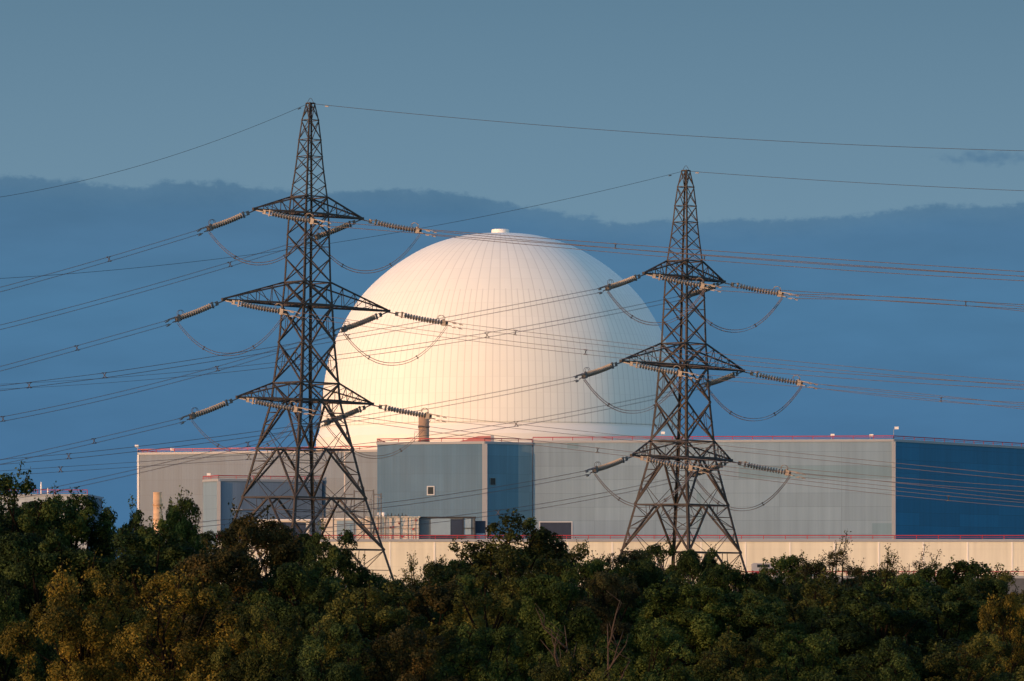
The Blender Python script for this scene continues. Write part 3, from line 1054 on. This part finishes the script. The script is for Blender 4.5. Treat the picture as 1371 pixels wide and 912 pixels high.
# ------------------------------------------------------------------ trees
LEAF = {
    'dark': leaf_material('leaves_dark_green', [(0.0041, 0.0089, 0.0028), (0.0127, 0.0256, 0.0074), (0.0383, 0.0639, 0.0170), (0.0994, 0.1245, 0.0340)]),
    'green': leaf_material('leaves_green', [(0.0048, 0.0104, 0.0028), (0.0172, 0.0335, 0.0074), (0.0550, 0.0862, 0.0197), (0.1384, 0.1671, 0.0402)]),
    'olive': leaf_material('leaves_olive', [(0.0057, 0.0104, 0.0026), (0.0201, 0.0286, 0.0070), (0.0658, 0.0752, 0.0174), (0.1523, 0.1508, 0.0323)]),
    'russet': leaf_material('leaves_russet', [(0.0035, 0.0067, 0.0023), (0.0128, 0.0170, 0.0058), (0.0427, 0.0388, 0.0123), (0.1161, 0.0751, 0.0217)]),
    'brown': leaf_material('leaves_brown', [(0.0056, 0.0073, 0.0033), (0.0167, 0.0194, 0.0079), (0.0453, 0.0477, 0.0185), (0.0905, 0.0911, 0.0315)]),
    'yellow': leaf_material('leaves_yellow_brown', [(0.0106, 0.0131, 0.0032), (0.0462, 0.0439, 0.0081), (0.1563, 0.1215, 0.0199), (0.3312, 0.2266, 0.0367)]),
}


def leaf_mesh(name, P_, Nn, sizes, tints, mat, rng, aspect=0.6):
    """one folded diamond leaf (two triangles) per point, lying roughly across the direction Nn"""
    n = len(P_)
    Nn = Nn / (np.linalg.norm(Nn, axis=1, keepdims=True) + 1e-9)
    r = rng.normal(size=(n, 3)) + np.array([0, 0, -.5])
    d = r - Nn * np.sum(r * Nn, axis=1, keepdims=True)
    d /= (np.linalg.norm(d, axis=1, keepdims=True) + 1e-9)
    s = np.cross(Nn, d)
    L_ = sizes[:, None]
    a = P_ - d * L_ * .5
    b = P_ + d * L_ * .5
    l = P_ + s * L_ * aspect * .5 + Nn * L_ * .12
    rr = P_ - s * L_ * aspect * .5 + Nn * L_ * .12
    v = np.stack([a, l, b, rr], 1).reshape(-1, 3)
    idx = np.arange(n) * 4
    tri = np.stack([idx, idx + 2, idx + 1, idx, idx + 3, idx + 2], 1).reshape(-1)
    me = bpy.data.meshes.new(name)
    me.vertices.add(n * 4)
    me.vertices.foreach_set('co', v.ravel().astype(np.float32))
    me.loops.add(n * 6)
    me.loops.foreach_set('vertex_index', tri.astype(np.int32))
    me.polygons.add(n * 2)
    me.polygons.foreach_set('loop_start', (np.arange(n * 2) * 3).astype(np.int32))
    me.update(calc_edges=True)
    at = me.attributes.new('tint', 'FLOAT', 'FACE')
    at.data.foreach_set('value', np.repeat(tints, 2).astype(np.float32))
    me.materials.append(mat)
    return me


def tree_proto(kind, seed, H=8.0, R=3.0, lobes=18, dens=130, leaf=0.15, lobe_r=(0.26, 0.42), low=0.2, shoots=22,
               shape='round', open_=0.0, rag=0.2, shoot_len=0.8):
    """crown of leafy clumps (sub-clumps on clumps, loose shoots at the top) + trunk with limbs; base at z=0"""
    rng = np.random.default_rng(seed)
    lob = []
    for i in range(lobes):
        for _ in range(60):
            f = rng.uniform(low, 1)
            if shape == 'round':
                wr = math.sqrt(max(0.02, 1 - ((f - 0.5) / 0.56) ** 2))
            elif shape == 'dome':
                wr = math.sqrt(max(0.02, 1 - ((f - 0.35) / 0.68) ** 2))
            else:                                # 'spire'
                wr = max(0.06, 1.05 * (1 - f) ** 0.75 + .05)
            a, q = rng.uniform(0, 2 * PI), math.sqrt(rng.uniform(0.05, 1))
            lr = rng.uniform(*lobe_r) * R * (0.72 if f > .8 else 1.0)
            if shape == 'spire':
                lr *= max(.4, 1.15 - f * .8)
            c = np.array([math.cos(a) * q * R * wr * .8, math.sin(a) * q * R * wr * .8, f * H - lr * .8])
            if all(np.linalg.norm(c - l[0]) > 0.6 * (lr + l[1]) * (1 + open_) for l in lob):
                break
        lob.append((c, lr))
    LP = np.array([l[0] for l in lob]); LR_ = np.array([l[1] for l in lob])
    Ps, Ns, Sz, Ti = [], [], [], []
    for (c, lr) in lob:
        tl = rng.uniform(.1, .8)  # tone per clump, also imitating sunlit and shaded clumps
        # sub-clumps on the clump
        nsub = max(7, int(15 * lr / 1.0))
        sn = rng.normal(size=(nsub, 3)); sn[:, 2] = sn[:, 2] * .9 + .3
        sn /= np.linalg.norm(sn, axis=1, keepdims=True)
        sc_ = c + sn * lr * rng.uniform(.45, .85, (nsub, 1)) * np.array([1, 1, .85])
        sr_ = lr * rng.uniform(.28, .46, nsub)
        for k in range(nsub):
            n = int(dens * 2.15 * 12.6 * sr_[k] ** 2 * .8)
            u = rng.normal(size=(n, 3)); u[:, 2] += .25
            u /= np.linalg.norm(u, axis=1, keepdims=True)
            rad = sr_[k] * np.clip(1.0 - np.abs(rng.normal(size=(n, 1))) * rag + rng.exponential(rag * .35, (n, 1)), .2, 1.7)
            p = sc_[k] + u * rad
            # drop what lies deep inside any clump
            dist = np.linalg.norm(p[:, None, :] - LP[None], axis=2) / LR_[None]
            keep = (dist.min(axis=1) > .5) | (rng.uniform(size=n) < .12)
            p, u = p[keep], u[keep]
            Ps.append(p)
            Ns.append(u * .9 + sn[k] * .5 + rng.normal(size=p.shape) * .55)
            Sz.append(leaf * .74 * rng.uniform(.55, 1.35, len(p)))
            Ti.append(np.clip(tl * .85 + rng.normal() * .15 + rng.normal(size=len(p)) * .17 + rng.exponential(.09, len(p)), 0, 1))
    tk = MB()
    order = np.argsort(-(LP[:, 2] + LR_))
    for k in range(shoots):
        i = order[rng.integers(max(4, int(lobes * .6)))]
        c, lr = lob[i]
        n = rng.normal(size=3) * .6; n[2] = abs(n[2]) + .7; n /= np.linalg.norm(n)
        p = c + n * lr * .8
        d = n + np.array([0, 0, .4]) + rng.normal(size=3) * .2; d /= np.linalg.norm(d)
        ln = rng.uniform(.35, 1.0) * shoot_len
        tk.tube([p, p + d * ln], [.018, .006], 4, False)
        m_ = int(26 * ln / .6)
        t_ = rng.uniform(0, 1, m_)[:, None]
        pp = p + d * ln * t_ + rng.normal(size=(m_, 3)) * (.16 - .09 * t_) * (.6 + shoot_len * .4)
        Ps.append(pp); Ns.append(rng.normal(size=(m_, 3)) + np.array([0, 0, .5]))
        Sz.append(leaf * rng.uniform(.6, 1.2, m_)); Ti.append(np.clip(.6 + rng.normal(size=m_) * .2, 0, 1))
    crown = leaf_mesh('crown', np.concatenate(Ps), np.concatenate(Ns), np.concatenate(Sz), np.concatenate(Ti), LEAF[kind], rng)
    th = H * .3
    bend = rng.normal(size=2) * .15
    tk.tube([(0, 0, -.15), (bend[0] * .5, bend[1] * .5, th * .5), (bend[0], bend[1], th), (bend[0] * 1.5, bend[1] * 1.5, H * .6)],
            [(.2 if H > 6 else .12) * H / 8, (.16 if H > 6 else .1) * H / 8, (.13 if H > 6 else .08) * H / 8, .03], 8)
    for (c, lr) in lob:
        st = np.array([bend[0], bend[1], max(th * .55, min(c[2] * .6, H * .55))])
        md = (st + c) / 2 + rng.normal(size=3) * .18 + np.array([0, 0, -.1])
        lk_ = .55 if H < 6 else 1.0
        tk.tube([st, md, c], [.07 * lk_, .045 * lk_, .02 * lk_], 5, False)
        for _ in range(3):
            n = rng.normal(size=3); n[2] = abs(n[2]); n /= np.linalg.norm(n)
            tk.tube([c, c + n * lr * .45 + rng.normal(size=3) * .06, c + n * lr * .8], [.02, .013, .005], 4, False)
    zz = np.sort(np.concatenate(Ps)[:, 2])
    return crown, tk.data('trunk', BARK, True), float(zz[-int(len(zz) * .0012) - 1]), R


PROTO = {
    'dark_a': tree_proto('dark', 1, 7.8, 2.9, 24, 130, .145, shoots=26, lobe_r=(.27, .42), shoot_len=.6),
    'dark_b': tree_proto('dark', 2, 7.0, 3.1, 26, 130, .14, shape='dome', lobe_r=(.26, .42), shoots=14, rag=.16, shoot_len=.45),
    'green_a': tree_proto('green', 3, 7.6, 2.7, 24, 130, .145, shoots=22, lobe_r=(.27, .42), shoot_len=.6),
    'green_b': tree_proto('green', 4, 6.6, 3.0, 26, 135, .135, shape='dome', lobe_r=(.25, .42), shoots=14, rag=.16, shoot_len=.45),
    'olive_a': tree_proto('olive', 5, 6.6, 2.9, 28, 145, .125, shape='dome', lobe_r=(.22, .38), shoots=16, rag=.18, shoot_len=.45),
    'olive_b': tree_proto('olive', 6, 6.2, 2.6, 24, 145, .125, shoots=22, lobe_r=(.25, .4), shoot_len=.6),
    'russet_a': tree_proto('russet', 7, 7.0, 2.9, 24, 125, .145, shoots=24, rag=.24, lobe_r=(.25, .4), shoot_len=.6),
    'brown_a': tree_proto('brown', 8, 6.8, 2.7, 26, 210, .10, rag=.25, lobe_r=(.24, .38), shoots=18, shape='dome', shoot_len=.5),
    'broad': tree_proto('olive', 9, 8.0, 3.4, 44, 105, .14, lobe_r=(.15, .28), shape='dome', low=.4, open_=.02, shoots=20, rag=.26, shoot_len=.4),
    'wispy': tree_proto('olive', 10, 8.0, 1.9, 26, 170, .105, lobe_r=(.24, .40), shape='spire', shoots=46, rag=.45),
    'wispy_b': tree_proto('brown', 14, 7.6, 2.3, 38, 150, .10, lobe_r=(.16, .30), shape='round', shoots=50, open_=.1, low=.3, rag=.5, shoot_len=.9),
    'yellow_a': tree_proto('yellow', 11, 5.2, 2.6, 46, 230, .095, lobe_r=(.18, .32), shape='dome', low=.12, shoots=40, rag=.28, shoot_len=.5),
    'yellow_b': tree_proto('yellow', 12, 5.0, 2.4, 44, 230, .095, lobe_r=(.18, .32), shape='dome', low=.12, shoots=36, rag=.28, shoot_len=.5),
    'shrub': tree_proto('green', 13, 5.0, 2.5, 34, 195, .105, lobe_r=(.2, .36), shape='dome', low=.1, shoots=16, shoot_len=.4),
    'shrub_d': tree_proto('dark', 17, 5.0, 2.5, 34, 195, .105, lobe_r=(.2, .36), shape='dome', low=.1, shoots=16, shoot_len=.4),
    'shrub_o': tree_proto('olive', 15, 5.0, 2.5, 34, 195, .105, lobe_r=(.2, .36), shape='dome', low=.1, shoots=18, shoot_len=.4),
    'shrub_r': tree_proto('russet', 16, 5.0, 2.5, 34, 185, .11, lobe_r=(.2, .36), shape='dome', low=.1, shoots=22, rag=.25, shoot_len=.45),
}
TREES = [
    # px, top row, distance, width px, proto, label
    (16, 640, 165, 190, 'dark_a', 'tall dark green tree with a spiky top at the left edge'),
    (92, 664, 174, 150, 'green_a', 'dark green tree hiding the far pale building'),
    (168, 683, 186, 110, 'dark_a', 'dark tree left of the coppery stack, sky showing through its top'),
    (247, 669, 170, 95, 'green_a', 'pointed green tree right of the coppery stack'),
    (335, 690, 160, 165, 'russet_a', 'russet brown tree in front of the left leg of the taller pylon'),
    (395, 716, 178, 110, 'dark_b', 'dark tree at the middle foot of the taller pylon'),
    (441, 713, 168, 110, 'dark_a', 'dark green tree with a loose leafy top right of the taller pylon middle'),
    (492, 768, 182, 120, 'green_b', 'low dark tree at the right foot of the taller pylon'),
    (551, 744, 162, 75, 'wispy', 'slender shoot topped tree before the cream wall, right of the taller pylon'),
    (590, 752, 176, 95, 'olive_b', 'small olive tree left of the broad domed tree'),
    (688, 691, 165, 235, 'broad', 'broad domed tree standing above its neighbours below the central block'),
    (762, 731, 186, 120, 'olive_a', 'olive tree filling the right side of the broad domed tree'),
    (834, 738, 168, 145, 'brown_a', 'brownish twiggy tree at the left foot of the shorter pylon'),
    (886, 731, 192, 110, 'dark_a', 'dark rounded tree under the middle of the shorter pylon'),
    (940, 737, 188, 120, 'dark_b', 'dark tree under the right leg of the shorter pylon'),
    (1005, 770, 178, 120, 'olive_a', 'olive tree left of the van on the low roof'),
    (1060, 746, 176, 120, 'green_b', 'bushy green tree left of the wispy trees'),
    (1121, 724, 160, 125, 'wispy_b', 'airy wispy tree with thin dark twigs before the cream wall'),
    (1190, 735, 166, 85, 'wispy', 'slim pointed wispy tree before the cream wall'),
    (1222, 741, 174, 115, 'wispy_b', 'feathery tree just right of the slim pointed tree'),
    (1292, 753, 166, 160, 'green_b', 'rounded green tree before the cream wall at the right'),
    (1346, 768, 160, 140, 'olive_a', 'olive tree at the right edge below the red railing'),
    (610, 772, 152, 130, 'green_b', 'green tree below the gap left of the broad domed tree'),
    (700, 742, 158, 150, 'olive_a', 'olive tree covering the trunk of the broad domed tree'),
    (795, 752, 158, 130, 'green_b', 'green tree before the brownish twiggy tree, on its left'),
    (862, 752, 160, 130, 'dark_b', 'dark low tree before the brownish twiggy tree, on its right'),
    (1120, 770, 152, 150, 'olive_a', 'olive tree under the airy wispy tree'),
    (1205, 770, 152, 150, 'green_b', 'green tree under the slim pointed tree'),
    (1310, 776, 150, 130, 'dark_b', 'dark tree before the rounded green tree at the right'),
    (-18, 668, 172, 150, 'dark_b', 'dark rounded tree cut by the left edge of the picture'),
    (54, 674, 180, 140, 'dark_b', 'dark rounded tree between the spiky left edge tree and the tree hiding the far building'),
    (205, 708, 180, 110, 'green_b', 'dark green tree right at the foot of the coppery stack'),
    (300, 712, 176, 120, 'dark_b', 'dark tree filling the gap left of the russet brown tree'),
    (640, 742, 178, 110, 'green_b', 'green tree filling the gap left of the broad domed tree'),
    (722, 716, 180, 110, 'dark_b', 'dark tree tucked behind the right flank of the broad domed tree'),
    (1034, 768, 170, 110, 'dark_b', 'dark tree just below the pale van'),
    (1160, 764, 178, 120, 'dark_b', 'dark tree between the airy wispy tree and the slim pointed tree'),
    (1252, 762, 172, 110, 'dark_a', 'dark tree just left of the rounded green tree at the right'),
    (530, 778, 150, 120, 'dark_b', 'dark low tree below the right foot of the taller pylon'),
    (975, 762, 158, 120, 'green_a', 'green tree below the right foot of the shorter pylon'),
    (52, 715, 142, 180, 'dark_b', 'dark rounded tree between the left edge tree and the yellow bush'),
    (196, 712, 142, 200, 'dark_a', 'dark shadowy tree behind the wide yellow bush'),
    (300, 735, 136, 170, 'russet_a', 'dull russet tree behind the right end of the yellow bush'),
    (408, 755, 136, 170, 'dark_b', 'dark dense tree in front of the taller pylon foot'),
    (500, 785, 132, 160, 'olive_b', 'olive tree with a bright leafy top below the pylon right leg'),
    (575, 780, 138, 150, 'russet_a', 'russet tree in the middle row, left of the broad domed tree'),
    (655, 768, 136, 170, 'olive_a', 'olive brown tree right under the broad domed tree'),
    (742, 772, 132, 150, 'green_b', 'green tree behind the pale bare branches'),
    (815, 768, 138, 140, 'brown_a', 'brown leaved tree behind the right bare branches'),
    (905, 782, 132, 170, 'green_a', 'fresh green tree below the shorter pylon'),
    (1000, 793, 132, 170, 'dark_b', 'dark middle row tree below the van'),
    (1085, 778, 136, 180, 'olive_a', 'olive tree with lit top below the wispy trees'),
    (1178, 788, 132, 180, 'dark_a', 'dark middle row tree below the slim pointed tree'),
    (1262, 786, 136, 170, 'dark_b', 'dark tree under the rounded green tree at the right'),
    (1350, 796, 120, 110, 'yellow_b', 'golden brown tree at the right edge'),
    (112, 764, 108, 205, 'yellow_a', 'wide yellow brown bush in the left foreground, taller left half'),
    (250, 770, 106, 225, 'yellow_b', 'wide yellow brown bush in the left foreground, right half'),
    (0, 790, 114, 120, 'shrub', 'green shrub at the bottom left corner'),
    (360, 812, 104, 150, 'shrub_o', 'olive shrub touching the right side of the yellow bush'),
    (440, 838, 98, 170, 'shrub_d', 'dark green shrub at the bottom below the taller pylon'),
    (545, 842, 98, 170, 'shrub_r', 'russet shrub at the bottom edge'),
    (650, 838, 99, 180, 'shrub', 'green shrub at the bottom below the broad domed tree'),
    (768, 868, 95, 160, 'shrub_o', 'olive shrub in front of the pale bare branches'),
    (872, 840, 100, 170, 'shrub', 'green shrub right of the pale bare branches'),
    (975, 850, 98, 170, 'shrub_o', 'olive shrub at the bottom below the shorter pylon'),
    (1080, 846, 99, 180, 'shrub', 'green shrub at the bottom below the wispy trees'),
    (1185, 855, 97, 180, 'shrub_d', 'dark shrub at the bottom below the slim pointed tree'),
    (1300, 850, 99, 190, 'shrub_o', 'olive shrub at the bottom right beside the golden tree'),
]
for i, (px, yt, D, wpx, pk, lab) in enumerate(TREES):
    crown, trunk, H0, R0 = PROTO[pk]
    H = Zh(yt, D)
    r = wpx / 2 / F * D
    bush = pk.startswith('shrub') or pk in ('yellow_a',)
    t = empty('shrub' if bush else 'tree', (X(px, D), D, 0), lab, 'shrub' if bush else 'tree', 'bushes in front of the trees' if bush else 'trees before the power station')
    sx = max(.7, min(1.6, r * 1.25 / R0))
    t.scale = (sx, sx, H / H0)
    t.rotation_euler.z = (i * 2.399) % (2 * PI)
    link('trunk', trunk, t)
    link('crown', crown, t)

# pale bare branches in the middle of the wood
def bare(px, ytop, ybase, D, label, seed, lean):
    rng = random.Random(seed)
    t = empty('dead_tree', (X(px, D), D, 0), label, 'dead tree', 'dead trees')
    Ht = Zh(ytop, D)
    trunk_, limb = MB(), MB()
    pts = [Vector((0, 0, -.1))]
    for k in range(1, 8):
        pts.append(Vector((lean * k / 7 + rng.uniform(-.1, .1), rng.uniform(-.1, .1), Ht * .95 * k / 7)))
    trunk_.tube(pts, [.07, .06, .055, .05, .04, .028, .018, .008], 7)
    for k in (3, 3, 4, 4, 5, 5, 6):
        p = pts[k].copy()
        d = Vector((rng.choice((-1, 1)) * rng.uniform(.35, .9), rng.uniform(-.5, .1), rng.uniform(.7, 1.2))).normalized()
        q = [p]
        for s_ in range(5):
            d = (d + Vector((rng.uniform(-.35, .35), rng.uniform(-.2, .2), rng.uniform(-.05, .3)))).normalized()
            p = p + d * rng.uniform(.16, .3)
            q.append(p)
        limb.tube(q, [.03, .025, .02, .016, .011, .005], 5)
        limb.tube([q[3], q[3] + Vector((rng.uniform(-.3, .3), 0, .3)), q[3] + Vector((rng.uniform(-.5, .5), 0, .6))], [.018, .012, .005], 4)
    trunk_.build('trunk', BARE, t, True)
    limb.build('branch', BARE, t, True)


bare(766, 826, 870, 97, 'pale bare branching dead tree among the green, the wider one', 3, -.25)
bare(803, 824, 850, 98.5, 'slim pale bare dead tree right of the wider one', 8, .25)

# ------------------------------------------------------------------ light, sky, camera
SUN_AZ, SUN_EL = math.radians(232.5), math.radians(8.5)
w = bpy.data.worlds.new('World')
S.world = w
w.use_nodes = True
nt = w.node_tree
N, L = nt.nodes, nt.links
bg = N['Background']
bg.inputs['Strength'].default_value = 0.15
sky = N.new('ShaderNodeTexSky')
sky.sky_type = 'NISHITA'
sky.sun_disc = False
sky.sun_elevation = SUN_EL
sky.sun_rotation = SUN_AZ
sky.air_density = 1.0
sky.dust_density = 0.6
sky.ozone_density = 2.0
tc = N.new('ShaderNodeTexCoord')
nrm = N.new('ShaderNodeVectorMath'); nrm.operation = 'NORMALIZE'
L.new(tc.outputs['Generated'], nrm.inputs[0])
sp = N.new('ShaderNodeSeparateXYZ')
L.new(nrm.outputs[0], sp.inputs[0])
Mth = lambda *a: math_node(nt, *a)
el = Mth('DIVIDE', sp.outputs['Z'], Mth('SQRT', Mth('SUBTRACT', 1.0001, Mth('MULTIPLY', sp.outputs['Z'], sp.outputs['Z']))))   # tan of elevation
az = Mth('ARCTAN2', sp.outputs['X'], sp.outputs['Y'])
# high thin veil near the horizon: a smooth grey-blue band
veil = N.new('ShaderNodeValToRGB')
K_ = 1 / 0.15 / 2.0
stops = [(0.0, (.152, .275, .380)), (0.29, (.154, .272, .372)), (0.36, (.140, .252, .348)), (0.47, (.113, .214, .305)), (1.0, (.11, .20, .29))]
e = veil.color_ramp.elements
while len(e) < len(stops):
    e.new(.5)
for i, (p, c_) in enumerate(stops):
    e[i].position = p
    e[i].color = (*c_, 1)
L.new(Mth('MULTIPLY', el, 3.2), veil.inputs['Fac'])
vs = N.new('ShaderNodeVectorMath'); vs.operation = 'SCALE'; vs.inputs['Scale'].default_value = K_
L.new(veil.outputs['Color'], vs.inputs[0])
vf = N.new('ShaderNodeMapRange'); vf.interpolation_type = 'SMOOTHSTEP'
vf.inputs['From Min'].default_value = 0.16; vf.inputs['From Max'].default_value = 0.34
vf.inputs['To Min'].default_value = 1.0; vf.inputs['To Max'].default_value = 0.0
L.new(el, vf.inputs['Value'])
# the veil lies on the side away from the sun
away = N.new('ShaderNodeMapRange'); away.interpolation_type = 'SMOOTHSTEP'
away.inputs['From Min'].default_value = -0.2; away.inputs['From Max'].default_value = 0.6
L.new(sp.outputs['Y'], away.inputs['Value'])
mxv = N.new('ShaderNodeMix'); mxv.data_type = 'RGBA'
L.new(Mth('MULTIPLY', vf.outputs['Result'], away.outputs['Result']), mxv.inputs['Factor'])
L.new(sky.outputs['Color'], mxv.inputs['A'])
L.new(vs.outputs[0], mxv.inputs['B'])
# cloud bank: upper edge as a curve of azimuth plus ragged noise
fc = N.new('ShaderNodeFloatCurve')
cv = fc.mapping.curves[0]
edge = [(0, 236), (60, 240), (160, 249), (250, 245), (340, 250), (420, 259), (520, 253), (600, 258), (690, 274), (780, 290), (860, 298), (960, 294), (1060, 293),
        (1130, 290), (1200, 281), (1290, 273), (1371, 275)]
A0, A1 = -0.5, 0.5
pts = [(0.0, .098)] + [((math.atan((x - CX) / F) - A0) / (A1 - A0), (HY - y) / F / math.sqrt(1 + ((x - CX) / F) ** 2)) for x, y in edge] + [(1.0, .097)]
while len(cv.points) < len(pts):
    cv.points.new(.5, .5)
for i, (a_, b_) in enumerate(pts):
    cv.points[i].location = (a_, b_ * 5)
fc.mapping.use_clip = False
fc.mapping.update()
L.new(Mth('ADD', az, 0.5), fc.inputs['Value'])
L.new(N.new('ShaderNodeValue').outputs[0], fc.inputs['Factor'])
fc.inputs['Factor'].links and L.remove(fc.inputs['Factor'].links[0])
fc.inputs['Factor'].default_value = 1.0
ncv = N.new('ShaderNodeCombineXYZ')
L.new(az, ncv.inputs[0]); L.new(Mth('MULTIPLY', el, 1.6), ncv.inputs[1])
n1 = N.new('ShaderNodeTexNoise'); n1.inputs['Scale'].default_value = 90; n1.inputs['Detail'].default_value = 6; n1.inputs['Roughness'].default_value = .6
L.new(ncv.outputs[0], n1.inputs['Vector'])
n5 = N.new('ShaderNodeTexNoise'); n5.inputs['Scale'].default_value = 330; n5.inputs['Detail'].default_value = 6; n5.inputs['Roughness'].default_value = .65
L.new(ncv.outputs[0], n5.inputs['Vector'])
edge_e = Mth('ADD', Mth('ADD', Mth('MULTIPLY', fc.outputs['Value'], 0.2), Mth('MULTIPLY', Mth('SUBTRACT', n1.outputs['Fac'], .5), .005)), Mth('MULTIPLY', Mth('SUBTRACT', n5.outputs['Fac'], .5), .0034))
cm = N.new('ShaderNodeMapRange'); cm.interpolation_type = 'SMOOTHSTEP'
cm.inputs['From Min'].default_value = -0.0007; cm.inputs['From Max'].default_value = 0.0009
L.new(Mth('SUBTRACT', edge_e, el), cm.inputs['Value'])
cm2 = N.new('ShaderNodeMapRange'); cm2.interpolation_type = 'SMOOTHSTEP'
cm2.inputs['From Min'].default_value = -0.002; cm2.inputs['From Max'].default_value = 0.007
L.new(Mth('SUBTRACT', edge_e, el), cm2.inputs['Value'])
ramp = N.new('ShaderNodeValToRGB')
stops = [(0.0, (.056, .158, .305)), (0.35, (.064, .170, .315)), (0.7, (.072, .188, .328)), (0.88, (.076, .182, .312)), (0.97, (.072, .170, .285)), (1.0, (.072, .168, .280))]
e = ramp.color_ramp.elements
while len(e) < len(stops):
    e.new(.5)
for i, (p, c_) in enumerate(stops):
    e[i].position = p
    e[i].color = (*c_, 1)
L.new(Mth('MULTIPLY', el, 10.2), ramp.inputs['Fac'])
n3 = N.new('ShaderNodeTexNoise'); n3.inputs['Scale'].default_value = 30; n3.inputs['Detail'].default_value = 5
st = N.new('ShaderNodeCombineXYZ'); L.new(az, st.inputs[0]); L.new(Mth('MULTIPLY', el, 3.5), st.inputs[1])
L.new(st.outputs[0], n3.inputs['Vector'])
cs_ = N.new('ShaderNodeVectorMath'); cs_.operation = 'SCALE'
L.new(ramp.outputs['Color'], cs_.inputs[0])
L.new(Mth('ADD', Mth('MULTIPLY', n3.outputs['Fac'], .9), K_ - .45), cs_.inputs['Scale'])
mxc = N.new('ShaderNodeMix'); mxc.data_type = 'RGBA'
L.new(Mth('MULTIPLY', Mth('ADD', Mth('MULTIPLY', cm.outputs['Result'], .72), Mth('MULTIPLY', cm2.outputs['Result'], .28)), away.outputs['Result']), mxc.inputs['Factor'])
L.new(mxv.outputs['Result'], mxc.inputs['A'])
L.new(cs_.outputs[0], mxc.inputs['B'])
# small dark wisp at the upper right
wx, wy = (1315 - CX) / F, (HY - 215) / F
dx_ = Mth('DIVIDE', Mth('SUBTRACT', az, wx), .0135)
dy_ = Mth('DIVIDE', Mth('SUBTRACT', el, wy), .0024)
n4 = N.new('ShaderNodeTexNoise'); n4.inputs['Scale'].default_value = 260; n4.inputs['Detail'].default_value = 5
L.new(ncv.outputs[0], n4.inputs['Vector'])
wd = Mth('SUBTRACT', Mth('MULTIPLY', n4.outputs['Fac'], 2.0), Mth('SQRT', Mth('ADD', Mth('MULTIPLY', dx_, dx_), Mth('MULTIPLY', dy_, dy_))))
wm = N.new('ShaderNodeMapRange'); wm.interpolation_type = 'SMOOTHSTEP'
wm.inputs['From Min'].default_value = 0.0; wm.inputs['From Max'].default_value = 1.0; wm.inputs['To Max'].default_value = .6
L.new(wd, wm.inputs['Value'])
mxw = N.new('ShaderNodeMix'); mxw.data_type = 'RGBA'
L.new(wm.outputs['Result'], mxw.inputs['Factor'])
L.new(mxc.outputs['Result'], mxw.inputs['A'])
mxw.inputs['B'].default_value = (.068 * K_, .165 * K_, .285 * K_, 1)
L.new(mxw.outputs['Result'], bg.inputs['Color'])

sl = bpy.data.lights.new('sun', 'SUN')
sl.energy = 2.0
sl.angle = math.radians(0.6)
sl.color = (1.0, 0.465, 0.205)
so = bpy.data.objects.new('sun', sl)
COL.objects.link(so)
sd = Vector((math.sin(SUN_AZ) * math.cos(SUN_EL), math.cos(SUN_AZ) * math.cos(SUN_EL), math.sin(SUN_EL)))
so.rotation_euler = (-sd).to_track_quat('-Z', 'Y').to_euler()
so.location = (-80, -60, 60)

cam = bpy.data.cameras.new('camera')
co = bpy.data.objects.new('camera', cam)
COL.objects.link(co)
co.location = (0, 0, CAMZ)
co.rotation_euler = (PI / 2, 0, 0)
cam.sensor_width = 36
cam.sensor_fit = 'HORIZONTAL'
cam.lens = F / 1371 * 36
cam.shift_y = (HY - 456) / 1371
cam.clip_start = 1
cam.clip_end = 20000
S.camera = co

S.render.engine = 'CYCLES'
S.cycles.max_bounces = 6
S.cycles.diffuse_bounces = 3
S.cycles.transmission_bounces = 3
S.view_settings.view_transform = 'Standard'
S.view_settings.look = 'None'
S.view_settings.gamma = 1
S.view_settings.exposure = 1.0
S.view_settings.use_curve_mapping = False
